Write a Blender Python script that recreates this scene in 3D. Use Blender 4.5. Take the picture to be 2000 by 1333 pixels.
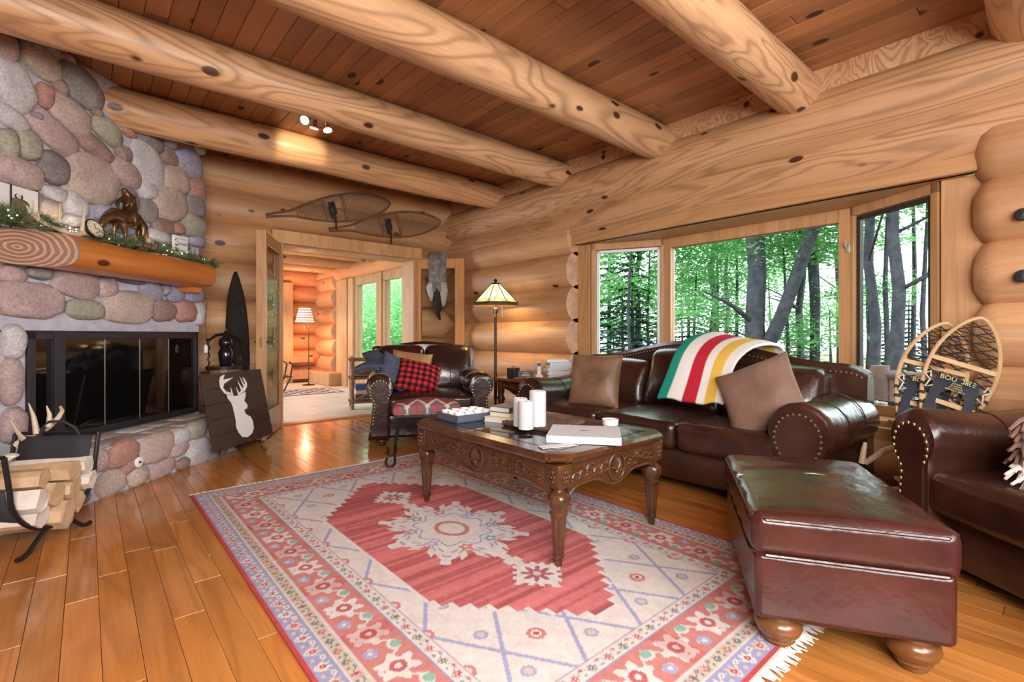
import bpy, math, random
import numpy as np
from mathutils import Vector, Matrix, Euler, noise as mnoise
PI = math.pi
rnd = random.Random(7)
for o in list(bpy.data.objects): bpy.data.objects.remove(o)
S = bpy.context.scene
COL = S.collection

# ---------------------------------------------------------------- camera
CAM_H = 1.05; YAW = math.radians(41.03); F = 955.0; HOR = 655.0
cd = bpy.data.cameras.new('camera'); cam = bpy.data.objects.new('camera', cd); COL.objects.link(cam)
cam.location = (0, 0, CAM_H); cam.rotation_euler = (PI/2, 0, -YAW)
cd.sensor_width = 36; cd.lens = F/2000*36; cd.shift_y = (HOR-666.5)/2000; cd.clip_start = .02
S.camera = cam
SD, CD = math.sin(YAW), math.cos(YAW)
def ray(x, y):
    u = (x-1000)/F
    return (SD + CD*u, CD - SD*u, (HOR-y)/F)
def onz(x, y, z):
    d = ray(x, y); s = (z-CAM_H)/d[2]; return Vector((d[0]*s, d[1]*s, z))
def onX(x, y, X):
    d = ray(x, y); s = X/d[0]; return Vector((X, d[1]*s, CAM_H+d[2]*s))
def onY(x, y, Y):
    d = ray(x, y); s = Y/d[1]; return Vector((d[0]*s, Y, CAM_H+d[2]*s))
R2 = math.sqrt(.5)
def onN(x, y, c):            # diagonal plane  (X - Y)/sqrt2 = c
    d = ray(x, y); s = c/(R2*(d[0]-d[1])); return Vector((d[0]*s, d[1]*s, CAM_H+d[2]*s))

# ---------------------------------------------------------------- world, lights, exposure
w = bpy.data.worlds.new('world'); S.world = w; w.use_nodes = True
bg = w.node_tree.nodes['Background']; bg.inputs[0].default_value = (.86, .95, 1, 1); bg.inputs[1].default_value = 6.0
def area(name, loc, target, size, power, color=(1, 1, 1)):
    l = bpy.data.lights.new(name, 'AREA'); l.energy = power; l.size = size; l.color = color
    o = bpy.data.objects.new(name, l); COL.objects.link(o); o.location = loc
    o.rotation_euler = (Vector(target)-Vector(loc)).to_track_quat('-Z', 'Y').to_euler(); return o
def point(name, loc, power, color, r=.05):
    l = bpy.data.lights.new(name, 'POINT'); l.energy = power; l.color = color; l.shadow_soft_size = r
    o = bpy.data.objects.new(name, l); COL.objects.link(o); o.location = loc; return o
def spot(name, loc, target, power, color, ang):
    l = bpy.data.lights.new(name, 'SPOT'); l.energy = power; l.color = color; l.spot_size = math.radians(ang); l.spot_blend = .6; l.shadow_soft_size = .03
    o = bpy.data.objects.new(name, l); COL.objects.link(o); o.location = loc
    o.rotation_euler = (Vector(target)-Vector(loc)).to_track_quat('-Z', 'Y').to_euler(); return o
area('bounce_flash', (-.5, -.9, 1.95), (2.2, 3.2, 1.3), 1.2, 135, (1, .95, .89))
area('rear_fill', (.75, -1.55, 1.6), (.9, 3.2, 1.3), 1.6, 85, (1, .95, .9))  # fill lamp added out of view behind the camera to brighten the room
S.view_settings.view_transform = 'Standard'; S.view_settings.look = 'None'
S.view_settings.exposure = 0.0; S.view_settings.gamma = 1; S.view_settings.use_curve_mapping = False

# ---------------------------------------------------------------- mesh helpers
class MB:
    def __init__(s): s.v = []; s.f = []
    def add(s, verts, faces, M=None):
        n = len(s.v)
        s.v += [tuple(M @ Vector(p)) for p in verts] if M is not None else [tuple(p) for p in verts]
        s.f += [tuple(i+n for i in f) for f in faces]; return s
    def box(s, lo, hi, M=None):
        (a, b, c), (d, e, f) = lo, hi
        return s.add([(a,b,c),(d,b,c),(d,e,c),(a,e,c),(a,b,f),(d,b,f),(d,e,f),(a,e,f)],
                     [(0,3,2,1),(4,5,6,7),(0,1,5,4),(1,2,6,5),(2,3,7,6),(3,0,4,7)], M)
    def bbox(s, lo, hi, b=.005, M=None):          # box with chamfered edges
        return s.add(*rbox_data(lo, hi, b, 1, (1, 1, 1)), M)
    def rbox(s, lo, hi, r, seg=4, div=(6, 6, 3), M=None, fn=None):
        v, f = rbox_data(lo, hi, r, seg, div)
        if fn: v = [fn(Vector(p)) for p in v]
        return s.add(v, f, M)
    def lathe(s, prof, seg=20, M=None, cap=True):  # prof [(r,z)]
        v = []; f = []; n = len(prof)
        for i in range(seg):
            a = 2*PI*i/seg
            v += [(r*math.cos(a), r*math.sin(a), z) for r, z in prof]
        for i in range(seg):
            j = (i+1) % seg
            for k in range(n-1): f.append((i*n+k, j*n+k, j*n+k+1, i*n+k+1))
        if cap:
            f.append(tuple(i*n for i in range(seg))[::-1]); f.append(tuple(i*n+n-1 for i in range(seg)))
        return s.add(v, f, M)
    def tube(s, pts, r, seg=8, closed=False, M=None, flat=1.0):
        pts = [Vector(p) for p in pts]; n = len(pts); v = []; f = []
        rr = r if isinstance(r, (list, tuple)) else [r]*n
        up = None
        for i, p in enumerate(pts):
            if closed: t = pts[(i+1) % n]-pts[i-1]
            else: t = pts[min(i+1, n-1)]-pts[max(i-1, 0)]
            t.normalize()
            if up is None: up = Vector((0, 0, 1)) if abs(t.z) < .9 else Vector((1, 0, 0))
            a = t.cross(up); 
            if a.length < 1e-5: a = t.orthogonal()
            a.normalize(); b = a.cross(t).normalized(); up = b
            for k in range(seg):
                q = 2*PI*k/seg; v.append(p + a*math.cos(q)*rr[i] + b*math.sin(q)*rr[i]*flat)
        m = n if closed else n-1
        for i in range(m):
            j = (i+1) % n
            for k in range(seg):
                l = (k+1) % seg; f.append((i*seg+k, i*seg+l, j*seg+l, j*seg+k))
        if not closed:
            f.append(tuple(range(seg))[::-1]); f.append(tuple((n-1)*seg+k for k in range(seg)))
        return s.add(v, f, M)
    def sphere(s, c, r, seg=10, rings=6, M=None):
        r = r if isinstance(r, (tuple, list)) else (r, r, r)
        v = [(c[0], c[1], c[2]-r[2])]; f = []
        for i in range(1, rings):
            t = -PI/2+PI*i/rings
            for k in range(seg):
                a = 2*PI*k/seg; v.append((c[0]+r[0]*math.cos(t)*math.cos(a), c[1]+r[1]*math.cos(t)*math.sin(a), c[2]+r[2]*math.sin(t)))
        v.append((c[0], c[1], c[2]+r[2])); e = len(v)-1
        for k in range(seg):
            l = (k+1) % seg; f.append((0, 1+l, 1+k)); f.append((e, 1+(rings-2)*seg+k, 1+(rings-2)*seg+l))
            for i in range(rings-2): f.append((1+i*seg+k, 1+i*seg+l, 1+(i+1)*seg+l, 1+(i+1)*seg+k))
        return s.add(v, f, M)
    def prism(s, poly, y0, y1, M=None, axis='y'):   # poly in (x,z) extruded along y  (or xy along z)
        n = len(poly)
        if axis == 'y': v = [(x, y0, z) for x, z in poly]+[(x, y1, z) for x, z in poly]
        else: v = [(x, y, y0) for x, y in poly]+[(x, y, y1) for x, y in poly]
        f = [(i, (i+1) % n, n+(i+1) % n, n+i) for i in range(n)]+[tuple(range(n))[::-1], tuple(range(n, 2*n))]
        return s.add(v, f, M)
    def build(s, name, mat=None, parent=None, smooth=True, loc=None, rot=None, angle=40):
        me = bpy.data.meshes.new(name); me.from_pydata(s.v, [], s.f); me.update()
        fix_normals(me)
        if mat: me.materials.append(mat)
        o = bpy.data.objects.new(name, me); COL.objects.link(o)
        if smooth:
            me.polygons.foreach_set('use_smooth', [True]*len(me.polygons))
            try: me.set_sharp_from_angle(angle=math.radians(angle))
            except Exception: pass
        if parent: o.parent = parent
        if loc: o.location = loc
        if rot: o.rotation_euler = rot
        return o
def fix_normals(me):
    import bmesh
    bm = bmesh.new(); bm.from_mesh(me); bmesh.ops.recalc_face_normals(bm, faces=bm.faces); bm.to_mesh(me); bm.free()
def rbox_data(lo, hi, r, seg, div):
    lo = Vector(lo); hi = Vector(hi); c = (lo+hi)/2; h = (hi-lo)/2
    r = min(r, min(h)*.999)
    ax = []
    for k in range(3):
        inner = h[k]-r; t = []
        for i in range(seg): t.append(-inner - r*math.tan(PI/4*(1-i/seg)))
        for i in range(div[k]+1): t.append(-inner+2*inner*i/div[k])
        for i in range(1, seg+1): t.append(inner + r*math.tan(PI/4*i/seg))
        ax.append(t)
    verts = []; idx = {}; faces = []
    def vid(p):
        key = (round(p[0], 6), round(p[1], 6), round(p[2], 6))
        if key not in idx:
            q = Vector([max(-(h[k]-r), min(h[k]-r, p[k])) for k in range(3)]); d = Vector(p)-q
            if d.length > 1e-9: q = q+d.normalized()*r
            idx[key] = len(verts); verts.append(tuple(c+q))
        return idx[key]
    for k in range(3):
        a, b = (k+1) % 3, (k+2) % 3
        for sgn in (-1, 1):
            for i in range(len(ax[a])-1):
                for j in range(len(ax[b])-1):
                    quad = []
                    for (ii, jj) in ((i, j), (i+1, j), (i+1, j+1), (i, j+1)):
                        p = [0, 0, 0]; p[k] = sgn*h[k]; p[a] = ax[a][ii]; p[b] = ax[b][jj]; quad.append(vid(p))
                    faces.append(tuple(quad if sgn > 0 else quad[::-1]))
    return verts, faces
def tag(o, label=None, cat=None, group=None, kind=None):
    if label: o['label'] = label
    if cat: o['category'] = cat
    if group: o['group'] = group
    if kind: o['kind'] = kind
    return o
def empty(name, loc=(0, 0, 0), rz=0, label=None, cat=None, group=None):
    o = bpy.data.objects.new(name, None); COL.objects.link(o); o.location = loc; o.rotation_euler = (0, 0, rz); o.empty_display_size = .1
    return tag(o, label, cat, group)
def dup(o, parent=None):
    c = o.copy(); COL.objects.link(c); c.parent = parent
    for ch in o.children: dup(ch, c)
    return c
def rotz(a): return Matrix.Rotation(a, 4, 'Z')
def T(x, y, z): return Matrix.Translation((x, y, z))

# ---------------------------------------------------------------- materials
def mat(name, col=(.5, .5, .5), rough=.5, metal=0, spec=.5, emit=None, estr=0, trans=0, coat=0):
    m = bpy.data.materials.new(name); m.use_nodes = True; b = m.node_tree.nodes['Principled BSDF']
    b.inputs['Base Color'].default_value = (*col, 1); b.inputs['Roughness'].default_value = rough; b.inputs['Metallic'].default_value = metal
    b.inputs['Specular IOR Level'].default_value = spec; b.inputs['Transmission Weight'].default_value = trans; b.inputs['Coat Weight'].default_value = coat
    if emit: b.inputs['Emission Color'].default_value = (*emit, 1); b.inputs['Emission Strength'].default_value = estr
    return m
class NT:
    def __init__(s, m): s.t = m.node_tree; s.b = s.t.nodes['Principled BSDF']
    def n(s, typ, **kw):
        x = s.t.nodes.new(typ)
        for k, v in kw.items():
            if k.startswith('i_'): x.inputs[k[2:].replace('_', ' ')].default_value = v
            else: setattr(x, k, v)
        return x
    def l(s, a, b): s.t.links.new(a, b)
    def math(s, op, a, b=None, c=None):
        x = s.n('ShaderNodeMath', operation=op)
        for i, q in enumerate((a, b, c)):
            if q is None: continue
            if isinstance(q, (int, float)): x.inputs[i].default_value = q
            else: s.l(q, x.inputs[i])
        return x.outputs[0]
    def ramp(s, fac, stops):
        x = s.n('ShaderNodeValToRGB'); e = x.color_ramp.elements
        while len(e) < len(stops): e.new(.5)
        for q, (p, c) in zip(e, stops): q.position = p; q.color = (*c, 1) if len(c) == 3 else c
        s.l(fac, x.inputs[0]); return x.outputs[0]
    def mix(s, fac, a, b, typ='MIX'):
        x = s.n('ShaderNodeMix', data_type='RGBA', blend_type=typ)
        for i, q in ((0, fac), (6, a), (7, b)):
            if isinstance(q, (int, float)): x.inputs[i].default_value = q
            elif isinstance(q, tuple): x.inputs[i].default_value = (*q, 1)
            else: s.l(q, x.inputs[i])
        return x.outputs[2]
    def coords(s, scale=(1, 1, 1), rand=True):
        tc = s.n('ShaderNodeTexCoord'); mp = s.n('ShaderNodeMapping'); mp.inputs['Scale'].default_value = scale
        s.l(tc.outputs['Object'], mp.inputs['Vector'])
        if rand:
            oi = s.n('ShaderNodeObjectInfo'); mu = s.math('MULTIPLY', oi.outputs['Random'], 37.0)
            cb = s.n('ShaderNodeCombineXYZ'); s.l(mu, cb.inputs[0]); s.l(mu, cb.inputs[1]); s.l(mu, cb.inputs[2]); s.l(cb.outputs[0], mp.inputs['Location'])
        return mp.outputs[0]
    def noise(s, vec, scale, detail=3, rough=.5, dist=0):
        x = s.n('ShaderNodeTexNoise'); x.inputs['Scale'].default_value = scale; x.inputs['Detail'].default_value = detail
        x.inputs['Roughness'].default_value = rough; x.inputs['Distortion'].default_value = dist; s.l(vec, x.inputs['Vector']); return x.outputs['Fac']
    def bump(s, h, strength=.2, dist=.01):
        x = s.n('ShaderNodeBump'); x.inputs['Strength'].default_value = strength; x.inputs['Distance'].default_value = dist
        s.l(h, x.inputs['Height']); s.l(x.outputs[0], s.b.inputs['Normal'])
    def color(s, c): s.l(c, s.b.inputs['Base Color'])

def wood(name, c1, c2, dark=None, rough=.45, axis=0, grain=14, line=.35, knots=True, tint=.25, coat=0, stretch=.12, bands=8, bump=.12):
    """pine / oak: contour grain lines along an axis, knots, per-object tint"""
    m = mat(name, c1, rough, coat=coat); n = NT(m); dark = dark or tuple(q*.35 for q in c2)
    sc = [1, 1, 1]; sc[axis] = stretch; v = n.coords(tuple(sc))
    base = n.noise(v, 2.2, 3, .5, .6)
    col = n.ramp(base, [(.3, c1), (.7, c2)])
    cont = n.math('SINE', n.math('MULTIPLY', n.noise(v, 3.0, 2, .45, .8), bands*6.28))
    ln = n.math('POWER', n.math('MULTIPLY_ADD', cont, .5, .5), 3.0)
    col = n.mix(n.math('MULTIPLY', ln, line), col, tuple(q*.62 for q in c2))
    sf = [grain*6]*3; sf[axis] = grain*.25
    fine = n.noise(n.coords(tuple(q/10 for q in sf)), 10, 2, .6)
    col = n.mix(n.math('MULTIPLY', n.math('SUBTRACT', .62, fine), .9), col, tuple(q*.55 for q in c2))
    if knots:
        sk = [1, 1, 1]; sk[axis] = .55
        vo = n.n('ShaderNodeTexVoronoi'); vo.inputs['Scale'].default_value = 2.6; n.l(n.coords(tuple(sk)), vo.inputs['Vector']); vo.inputs['Scale'].default_value = 4.2
        k = n.ramp(vo.outputs['Distance'], [(.10, (1, 1, 1)), (.135, (0, 0, 0))])
        col = n.mix(k, col, dark)
    if tint:
        oi = n.n('ShaderNodeObjectInfo'); hs = n.n('ShaderNodeHueSaturation')
        n.l(n.math('MULTIPLY_ADD', oi.outputs['Random'], tint, 1-tint*.6), hs.inputs['Value']); n.l(col, hs.inputs['Color']); col = hs.outputs[0]
    n.color(col); n.bump(ln, bump, .004); return m
def mottled(name, c1, c2, rough=.5, scale=6, bump=.2, bscale=None, spec=.5, detail=4, coat=0, rand=True, lo=.35, hi=.65, bdist=.01):
    m = mat(name, c1, rough, spec=spec, coat=coat); n = NT(m); v = n.coords(rand=rand)
    f = n.noise(v, scale, detail, .6); n.color(n.ramp(f, [(lo, c1), (hi, c2)]))
    if bump: n.bump(n.noise(v, bscale or scale*2, 4, .6), bump, bdist)
    return m
def attrmat(name, rough=.9, bump=0, bscale=200):
    m = mat(name, (.5, .5, .5), rough, spec=.2); n = NT(m); a = n.n('ShaderNodeVertexColor', layer_name='Col'); n.color(a.outputs[0])
    if bump: n.bump(n.noise(n.coords(rand=False), bscale, 2), bump, .003)
    return m
def paint(o, fn):
    me = o.data; at = me.color_attributes.new('Col', 'FLOAT_COLOR', 'POINT')
    buf = np.ones((len(me.vertices), 4), dtype=np.float32)
    for i, v in enumerate(me.vertices): buf[i, :3] = fn(v.co)
    at.data.foreach_set('color', buf.ravel())

M_LOG = wood('log_pine', (.70, .42, .235), (.56, .30, .145), (.07, .025, .012), .42, 0, line=.8, bands=16, tint=.2)
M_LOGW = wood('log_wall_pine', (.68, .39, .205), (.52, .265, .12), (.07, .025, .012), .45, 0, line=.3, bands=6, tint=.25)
M_CEIL = wood('ceiling_board_pine', (.47, .215, .092), (.34, .14, .055), (.035, .012, .008), .4, 1, line=.3, tint=.4, bands=5)
M_FLOOR = wood('oak_plank', (.66, .28, .072), (.53, .195, .043), (.16, .05, .015), .2, 1, line=.4, knots=False, tint=.32, coat=.3, bands=9, bump=.03)
M_TRIM = wood('fir_trim', (.60, .34, .165), (.50, .26, .11), None, .4, 2, line=.35, tint=.12, knots=False)
M_TRIMH = wood('fir_trim_flat', (.60, .34, .165), (.50, .26, .11), None, .4, 1, line=.35, tint=.12, knots=False)
M_DOORW = wood('door_fir', (.58, .28, .11), (.47, .20, .07), None, .35, 2, line=.3, tint=.08, knots=False)
M_ENDGRAIN = mottled('log_end_grain', (.62, .40, .27), (.48, .28, .18), .6, 9, .15)
M_LEATHER = mottled('brown_leather', (.017, .0055, .005), (.036, .011, .009), .25, 3.5, .35, 7, .6, 3, .1, bdist=.02)
M_LEATHER2 = mottled('worn_brown_leather', (.022, .007, .0055), (.052, .018, .012), .27, 3, .35, 6, .6, 3, .08, bdist=.02)
M_DKWOOD = mottled('carved_walnut', (.05, .019, .0075), (.10, .038, .014), .26, 9, .15, 30, .5, 4, .3)
M_BRASS = mat('antique_brass', (.30, .22, .12), .38, .9)
M_IRON = mat('black_iron', (.016, .015, .017), .45, .4)
M_BLACK = mat('black_metal_frame', (.035, .028, .035), .45, .3)
M_GLASS = mat('clear_glass', (.95, 1, .98), .02, trans=1); M_GLASS.node_tree.nodes['Principled BSDF'].inputs['IOR'].default_value = 1.03
M_WHITE = mat('white_plain', (.8, .79, .78), .6)
M_MORTAR = mottled('grey_mortar', (.40, .385, .45), (.52, .50, .56), .9, 14, .3, 40)
# ================================================================ THE SETTING
def log(name, mtl, p0, p1, r0, r1=None, parent=None, seed=0, wob=.012, seg=20, taper0=0, taper1=0, endmat=None):
    """a peeled log from p0 to p1; its long axis is local X"""
    r1 = r1 or r0; p0 = Vector(p0); p1 = Vector(p1); L = (p1-p0).length; n = max(4, int(L/.14)); mb = MB(); v = []; f = []
    xs = [L*i/n for i in range(n+1)]
    if taper0: xs = [0, taper0*.35, taper0*.7, taper0]+[x for x in xs if x > taper0+.05]
    if taper1: xs = [x for x in xs if x < L-taper1-.05]+[L-taper1, L-taper1*.7, L-taper1*.35, L]
    for x in xs:
        t = x/L; r = r0+(r1-r0)*t
        if taper0 and x < taper0: r *= math.sqrt(max(0, 1-(1-x/taper0)**2))*.45+.55
        if taper1 and x > L-taper1: r *= math.sqrt(max(0, 1-(1-(L-x)/taper1)**2))*.45+.55
        for k in range(seg):
            a = 2*PI*k/seg; q = r + wob*(mnoise.noise(Vector((x*.8+seed*7.3, math.cos(a)*1.1, math.sin(a)*1.1+seed)))+.35*mnoise.noise(Vector((x*3+seed, math.cos(a)*3, math.sin(a)*3))))
            v.append((x, q*math.cos(a), q*math.sin(a)))
    m = len(xs)
    for i in range(m-1):
        for k in range(seg):
            l = (k+1) % seg; f.append((i*seg+k, i*seg+l, (i+1)*seg+l, (i+1)*seg+k))
    nf = len(f); f.append(tuple(range(seg))[::-1]); f.append(tuple((m-1)*seg+k for k in range(seg)))
    mb.add(v, f); o = mb.build(name, mtl, parent)
    if endmat:
        o.data.materials.append(endmat)
        for p in o.data.polygons:
            if len(p.vertices) > 4: p.material_index = 1
    o.location = p0; o.rotation_euler = (p1-p0).to_track_quat('X', 'Z').to_euler(); return o

XW = 4.15   # right wall log axis
YW = 6.15   # back wall log axis
# ---- floor: planks run along Y, every plank a part
mb = MB(); mb.box((-2.2, -1.6, -.06), (4.32, 6.06, -.012)); floor = tag(mb.build('floor', mat('subfloor', (.12, .05, .02), .8), smooth=False), 'glossy orange oak plank floor of the living room', kind='structure')
PW = .102
fr = random.Random(3)
nrow = int((4.05+1.9)/PW)
for i in range(nrow):
    x0 = -1.9+i*PW; y = -.5-fr.random()*1.2
    while y < 6.0:
        L = .55+fr.random()*1.1; y1 = min(y+L, 6.05)
        if y1-y > .05 and y1 > -.3:
            mb = MB(); mb.add(*rbox_data((0, 0, -.012), (PW-.0012, y1-y-.0012, 0), .0016, 1, (1, 1, 1)))
            mb.build('plank', M_FLOOR, floor, smooth=False, loc=(x0, max(y, -1.6), 0))
        y += L
# ---- ceiling: boards along Y, five log beams along X, all parts of the ceiling
mb = MB(); mb.box((-2.2, -1.6, 3.0), (4.3, 6.3, 3.05)); ceil = tag(mb.build('ceiling', M_CEIL, smooth=False), 'knotty pine board ceiling on round log beams', kind='structure')
BW = .118
for i in range(int(6.3/BW)):
    x0 = -2.1+i*BW; cuts = [-1.6, fr.uniform(.3, 2.6), fr.uniform(3.2, 5.4), 6.3]
    for a, b in zip(cuts, cuts[1:]):
        mb = MB(); mb.add(*rbox_data((0, 0, 0), (BW-.001, b-a-.002, .02), .007, 1, (1, 1, 1))); mb.build('ceiling_board', M_CEIL, ceil, smooth=False, loc=(x0, a, 2.975))
for k, (yb, rl, rr_) in enumerate([(4.9, .165, .15), (3.73, .16, .135), (2.52, .165, .155), (1.335, .165, .15), (.16, .16, .15)]):
    log('log_beam', M_LOG, (-2.1, yb, 2.82), (4.0, yb, 2.82), rl, rr_, ceil, seed=k+1, wob=.014, seg=28)
# ---- right wall with the bay window opening (Y .38..3.6, z .47..2.04)
WY0, WY1, WZ0, WZ1 = .40, 3.60, .47, 2.04
mb = MB(); mb.box((4.25, -1.6, 0), (4.33, WY0, 3)); mb.box((4.25, WY1, 0), (4.33, 6.3, 3)); mb.box((4.25, WY0, 0), (4.33, WY1, WZ0-.03)); mb.box((4.25, WY0, WZ1+.05), (4.33, WY1, 3))
wallr = tag(mb.build('wall_right', M_LOGW, smooth=False), 'stacked log wall around the bay window', kind='structure')
for k, z in enumerate([.29, .66, 1.03, 1.40, 1.77]):
    if z > .4:
        log('wall_log', M_LOGW, (XW, 3.63, z), (XW, 6.3, z), .212, None, wallr, seed=20+k, endmat=M_ENDGRAIN)
        log('wall_log', M_LOGW, (XW, -1.6, z+.02), (XW, .40, z+.02), .212, None, wallr, seed=30+k, taper1=.12)
    else:
        log('wall_log', M_LOGW, (XW, -1.6, -.1), (XW, 6.3, -.1), .212, None, wallr, seed=19)
        log('wall_log', M_LOGW, (XW, -1.6, z-.04), (XW, 6.3, z-.04), .212, None, wallr, seed=20+k)
log('wall_log', M_LOGW, (XW, -1.6, 2.15), (XW, .40, 2.15), .212, None, wallr, seed=36, taper1=.12)
log('wall_log', M_LOGW, (XW, 3.63, 2.13), (XW, 6.3, 2.13), .2, None, wallr, seed=37)
log('wall_log', M_LOG, (XW+.02, -1.6, 2.275), (XW+.02, 6.3, 2.275), .20, None, wallr, seed=38, seg=28)
log('wall_log', M_LOG, (XW-.02, -1.6, 2.615), (XW-.02, 6.3, 2.615), .235, None, wallr, seed=39, seg=28)
mb = MB(); mb.bbox((4.0, -1.6, 2.80), (4.05, 6.1, 2.975), .004); mb.build('ledger_board', M_LOG, wallr, smooth=False)
# ---- back wall with the double door opening (X 1.70..3.38, z..2.1)
DX0, DX1, DZ = 1.70, 3.38, 2.10
mb = MB(); mb.box((-2.2, 6.2, 0), (DX0-.05, 6.27, 3)); mb.box((DX1+.05, 6.2, 0), (4.3, 6.27, 3)); mb.box((DX0-.05, 6.2, DZ+.03), (DX1+.05, 6.27, 3))
wallb = tag(mb.build('wall_back', M_LOGW, smooth=False), 'stacked log wall around the open double glass doors', kind='structure')
for k, z in enumerate([.0, .40, .81, 1.22, 1.64, 2.06]):
    log('wall_log', M_LOGW, (-2.2, YW, z), (DX0-.06, YW, z), .222, None, wallb, seed=50+k)
    log('wall_log', M_LOGW, (DX1+.06, YW, z), (4.2, YW, z), .222, None, wallb, seed=60+k)
for k, z in enumerate([2.455, 2.83]):
    log('wall_log', M_LOGW, (-2.2, YW+.01, z), (4.2, YW+.01, z), .222, None, wallb, seed=70+k, seg=24)
# door casing
trim = MB()
trim.bbox((DX0-.12, 5.93, DZ+.0), (DX1+.13, 6.0, DZ+.15), .006)
d1 = tag(trim.build('trim_1', M_TRIM, smooth=False), 'pale fir header board over the double doors', kind='structure')
for x0, x1, z1 in ((DX0-.11, DX0, DZ), (DX1, DX1+.11, DZ)):
    mb = MB(); mb.bbox((x0, 5.94, 0), (x1, 6.28, z1), .006); mb.build('jamb', M_TRIM, d1, smooth=False)
mb = MB(); mb.bbox((DX0, 6.0, DZ-.02), (DX1, 6.28, DZ), .003); mb.build('head_jamb', M_TRIM, d1, smooth=False)
mb = MB(); mb.bbox((DX0-.05, 6.0, -.01), (DX1+.05, 6.12, .012), .005); tag(mb.build('trim_2', M_DOORW, smooth=False), 'orange wood threshold strip under the double doors', kind='structure')
# ---- French door leaves
def leaf(name, hinge, free, label, thick=.045):
    hinge = Vector((*hinge, 0)); free = Vector((*free, 0)); W = (free-hinge).length; ang = math.atan2(free.y-hinge.y, free.x-hinge.x)
    h = 2.09; st = .115
    mb = MB()
    mb.bbox((0, -thick/2, .01), (st, thick/2, h), .004); mb.bbox((W-st, -thick/2, .01), (W, thick/2, h), .004)
    mb.bbox((st, -thick/2, h-st), (W-st, thick/2, h), .004); mb.bbox((st, -thick/2, .01), (W-st, thick/2, .26), .004)
    d = mb.build(name, M_DOORW, smooth=False, loc=hinge, rot=(0, 0, ang)); tag(d, label, kind='structure')
    mb = MB(); mb.box((st-.005, -.004, .255), (W-st+.005, .004, h-st+.005)); mb.build('pane', M_GLASS, d, smooth=False)
    for sy in (-1, 1):
        mb = MB()
        for a, b, c, e in ((st, st+.015, .26, h-st), (W-st-.015, W-st, .26, h-st)): mb.box((a, sy*.006, c), (b, sy*.02, e))
        mb.box((st, sy*.006, h-st-.015), (W-st, sy*.02, h-st)); mb.box((st, sy*.006, .26), (W-st, sy*.02, .275))
        mb.build('glazing_bead', M_DOORW, d, smooth=False)
    return d, W
dl, WL = leaf('door_1', (1.70, 6.02), (1.305, 5.27), 'open fir glass door leaf beside the dark fur pelt')
mb = MB(); mb.bbox((WL, -.045, .01), (WL+.02, .045, 2.09), .003); mb.build('astragal', M_TRIM, dl, smooth=False)
for sy in (-1, 1):
    mb = MB(); mb.bbox((WL-.085, sy*.022, .93), (WL-.035, sy*.03, 1.02), .004); mb.tube([(WL-.06, sy*.03, .985), (WL-.06, sy*.07, .985), (WL-.075, sy*.075, .985), (WL-.17, sy*.075, .985), (WL-.185, sy*.07, .99)], .012)
    mb.build('lever_handle', M_BRASS, dl)
mb = MB(); mb.bbox((WL+.019, -.014, .93), (WL+.0225, .014, 1.03), .001); mb.build('latch_plate', M_BRASS, dl, smooth=False)
dr, WR = leaf('door_2', (3.40, 6.0), (3.865, 5.42), 'open fir glass door leaf with the grey pelt hung on it')
# ---- bay window
BX = 4.52; MY0, MY1 = 1.17, 2.74
win = MB()
jt = .05
def vpost(mb, x, y, w=.07, z0=WZ0, z1=WZ1, ang=0, d=.09): mb.bbox((-d/2, -w/2, z0), (d/2, w/2, z1), .005, T(x, y, 0) @ rotz(ang))
vpost(win, BX, MY0, .1); vpost(win, BX, MY1, .1)
win.bbox((BX-.04, MY0, WZ1-.10), (BX+.05, MY1, WZ1), .004); win.bbox((BX-.04, MY0, WZ0), (BX+.05, MY1, WZ0+.09), .004)
wn = tag(win.build('window_1', M_TRIM, smooth=False), 'three sided bay window looking out on the green forest', kind='structure')
mb = MB(); mb.box((BX+.0, MY0+.05, WZ0+.09), (BX+.008, MY1-.05, WZ1-.1)); mb.build('pane', M_GLASS, wn, smooth=False)
def casement(p0, p1, dark, screen):
    p0 = Vector((*p0, 0)); p1 = Vector((*p1, 0)); W = (p1-p0).length; M = T(*p0) @ rotz(math.atan2(p1.y-p0.y, p1.x-p0.x))
    mb = MB(); z0, z1 = WZ0, WZ1
    mb.bbox((0, -.04, z1-.07), (W, .05, z1), .004, M); mb.bbox((0, -.04, z0), (W, .05, z0+.07), .004, M)
    mb.bbox((0, -.04, z0), (.05, .05, z1), .004, M); mb.bbox((W-.05, -.04, z0), (W, .05, z1), .004, M)
    mb.build('casement_frame', M_TRIM, wn, smooth=False)
    mb = MB(); s = .03
    a, b, c, e = .055, W-.055, z0+.075, z1-.075
    mb.bbox((a, -.015, c), (a+s, .02, e), .003, M); mb.bbox((b-s, -.015, c), (b, .02, e), .003, M); mb.bbox((a, -.015, e-s), (b, .02, e), .003, M); mb.bbox((a, -.015, c), (b, .02, c+s), .003, M)
    mb.build('sash', dark, wn, smooth=False)
    mb = MB(); mb.box((a+s, 0, c+s), (b-s, .006, e-s), M); mb.build('pane', M_GLASS, wn, smooth=False)
    return M, W
M_SASHD = mat('bronze_sash', (.035, .024, .02), .5); M_SASHL = mat('pale_sash', (.75, .76, .78), .5)
casement((4.17, 3.46), (BX, MY1+.03), M_SASHL, False)
Mr, Wr = casement((BX, MY0-.03), (4.17, .555), M_SASHD, True)
for zz in (.75, 1.72):
    mb = MB(); mb.bbox((.0, -.06, zz-.03), (.03, -.035, zz+.03), .004, Mr); mb.tube([Mr @ Vector((.015, -.06, zz)), Mr @ Vector((.02, -.085, zz+.03)), Mr @ Vector((.03, -.09, zz+.06))], .006)
    mb.build('sash_lock', mat('satin_nickel', (.5, .48, .45), .4, .8), wn)
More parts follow.
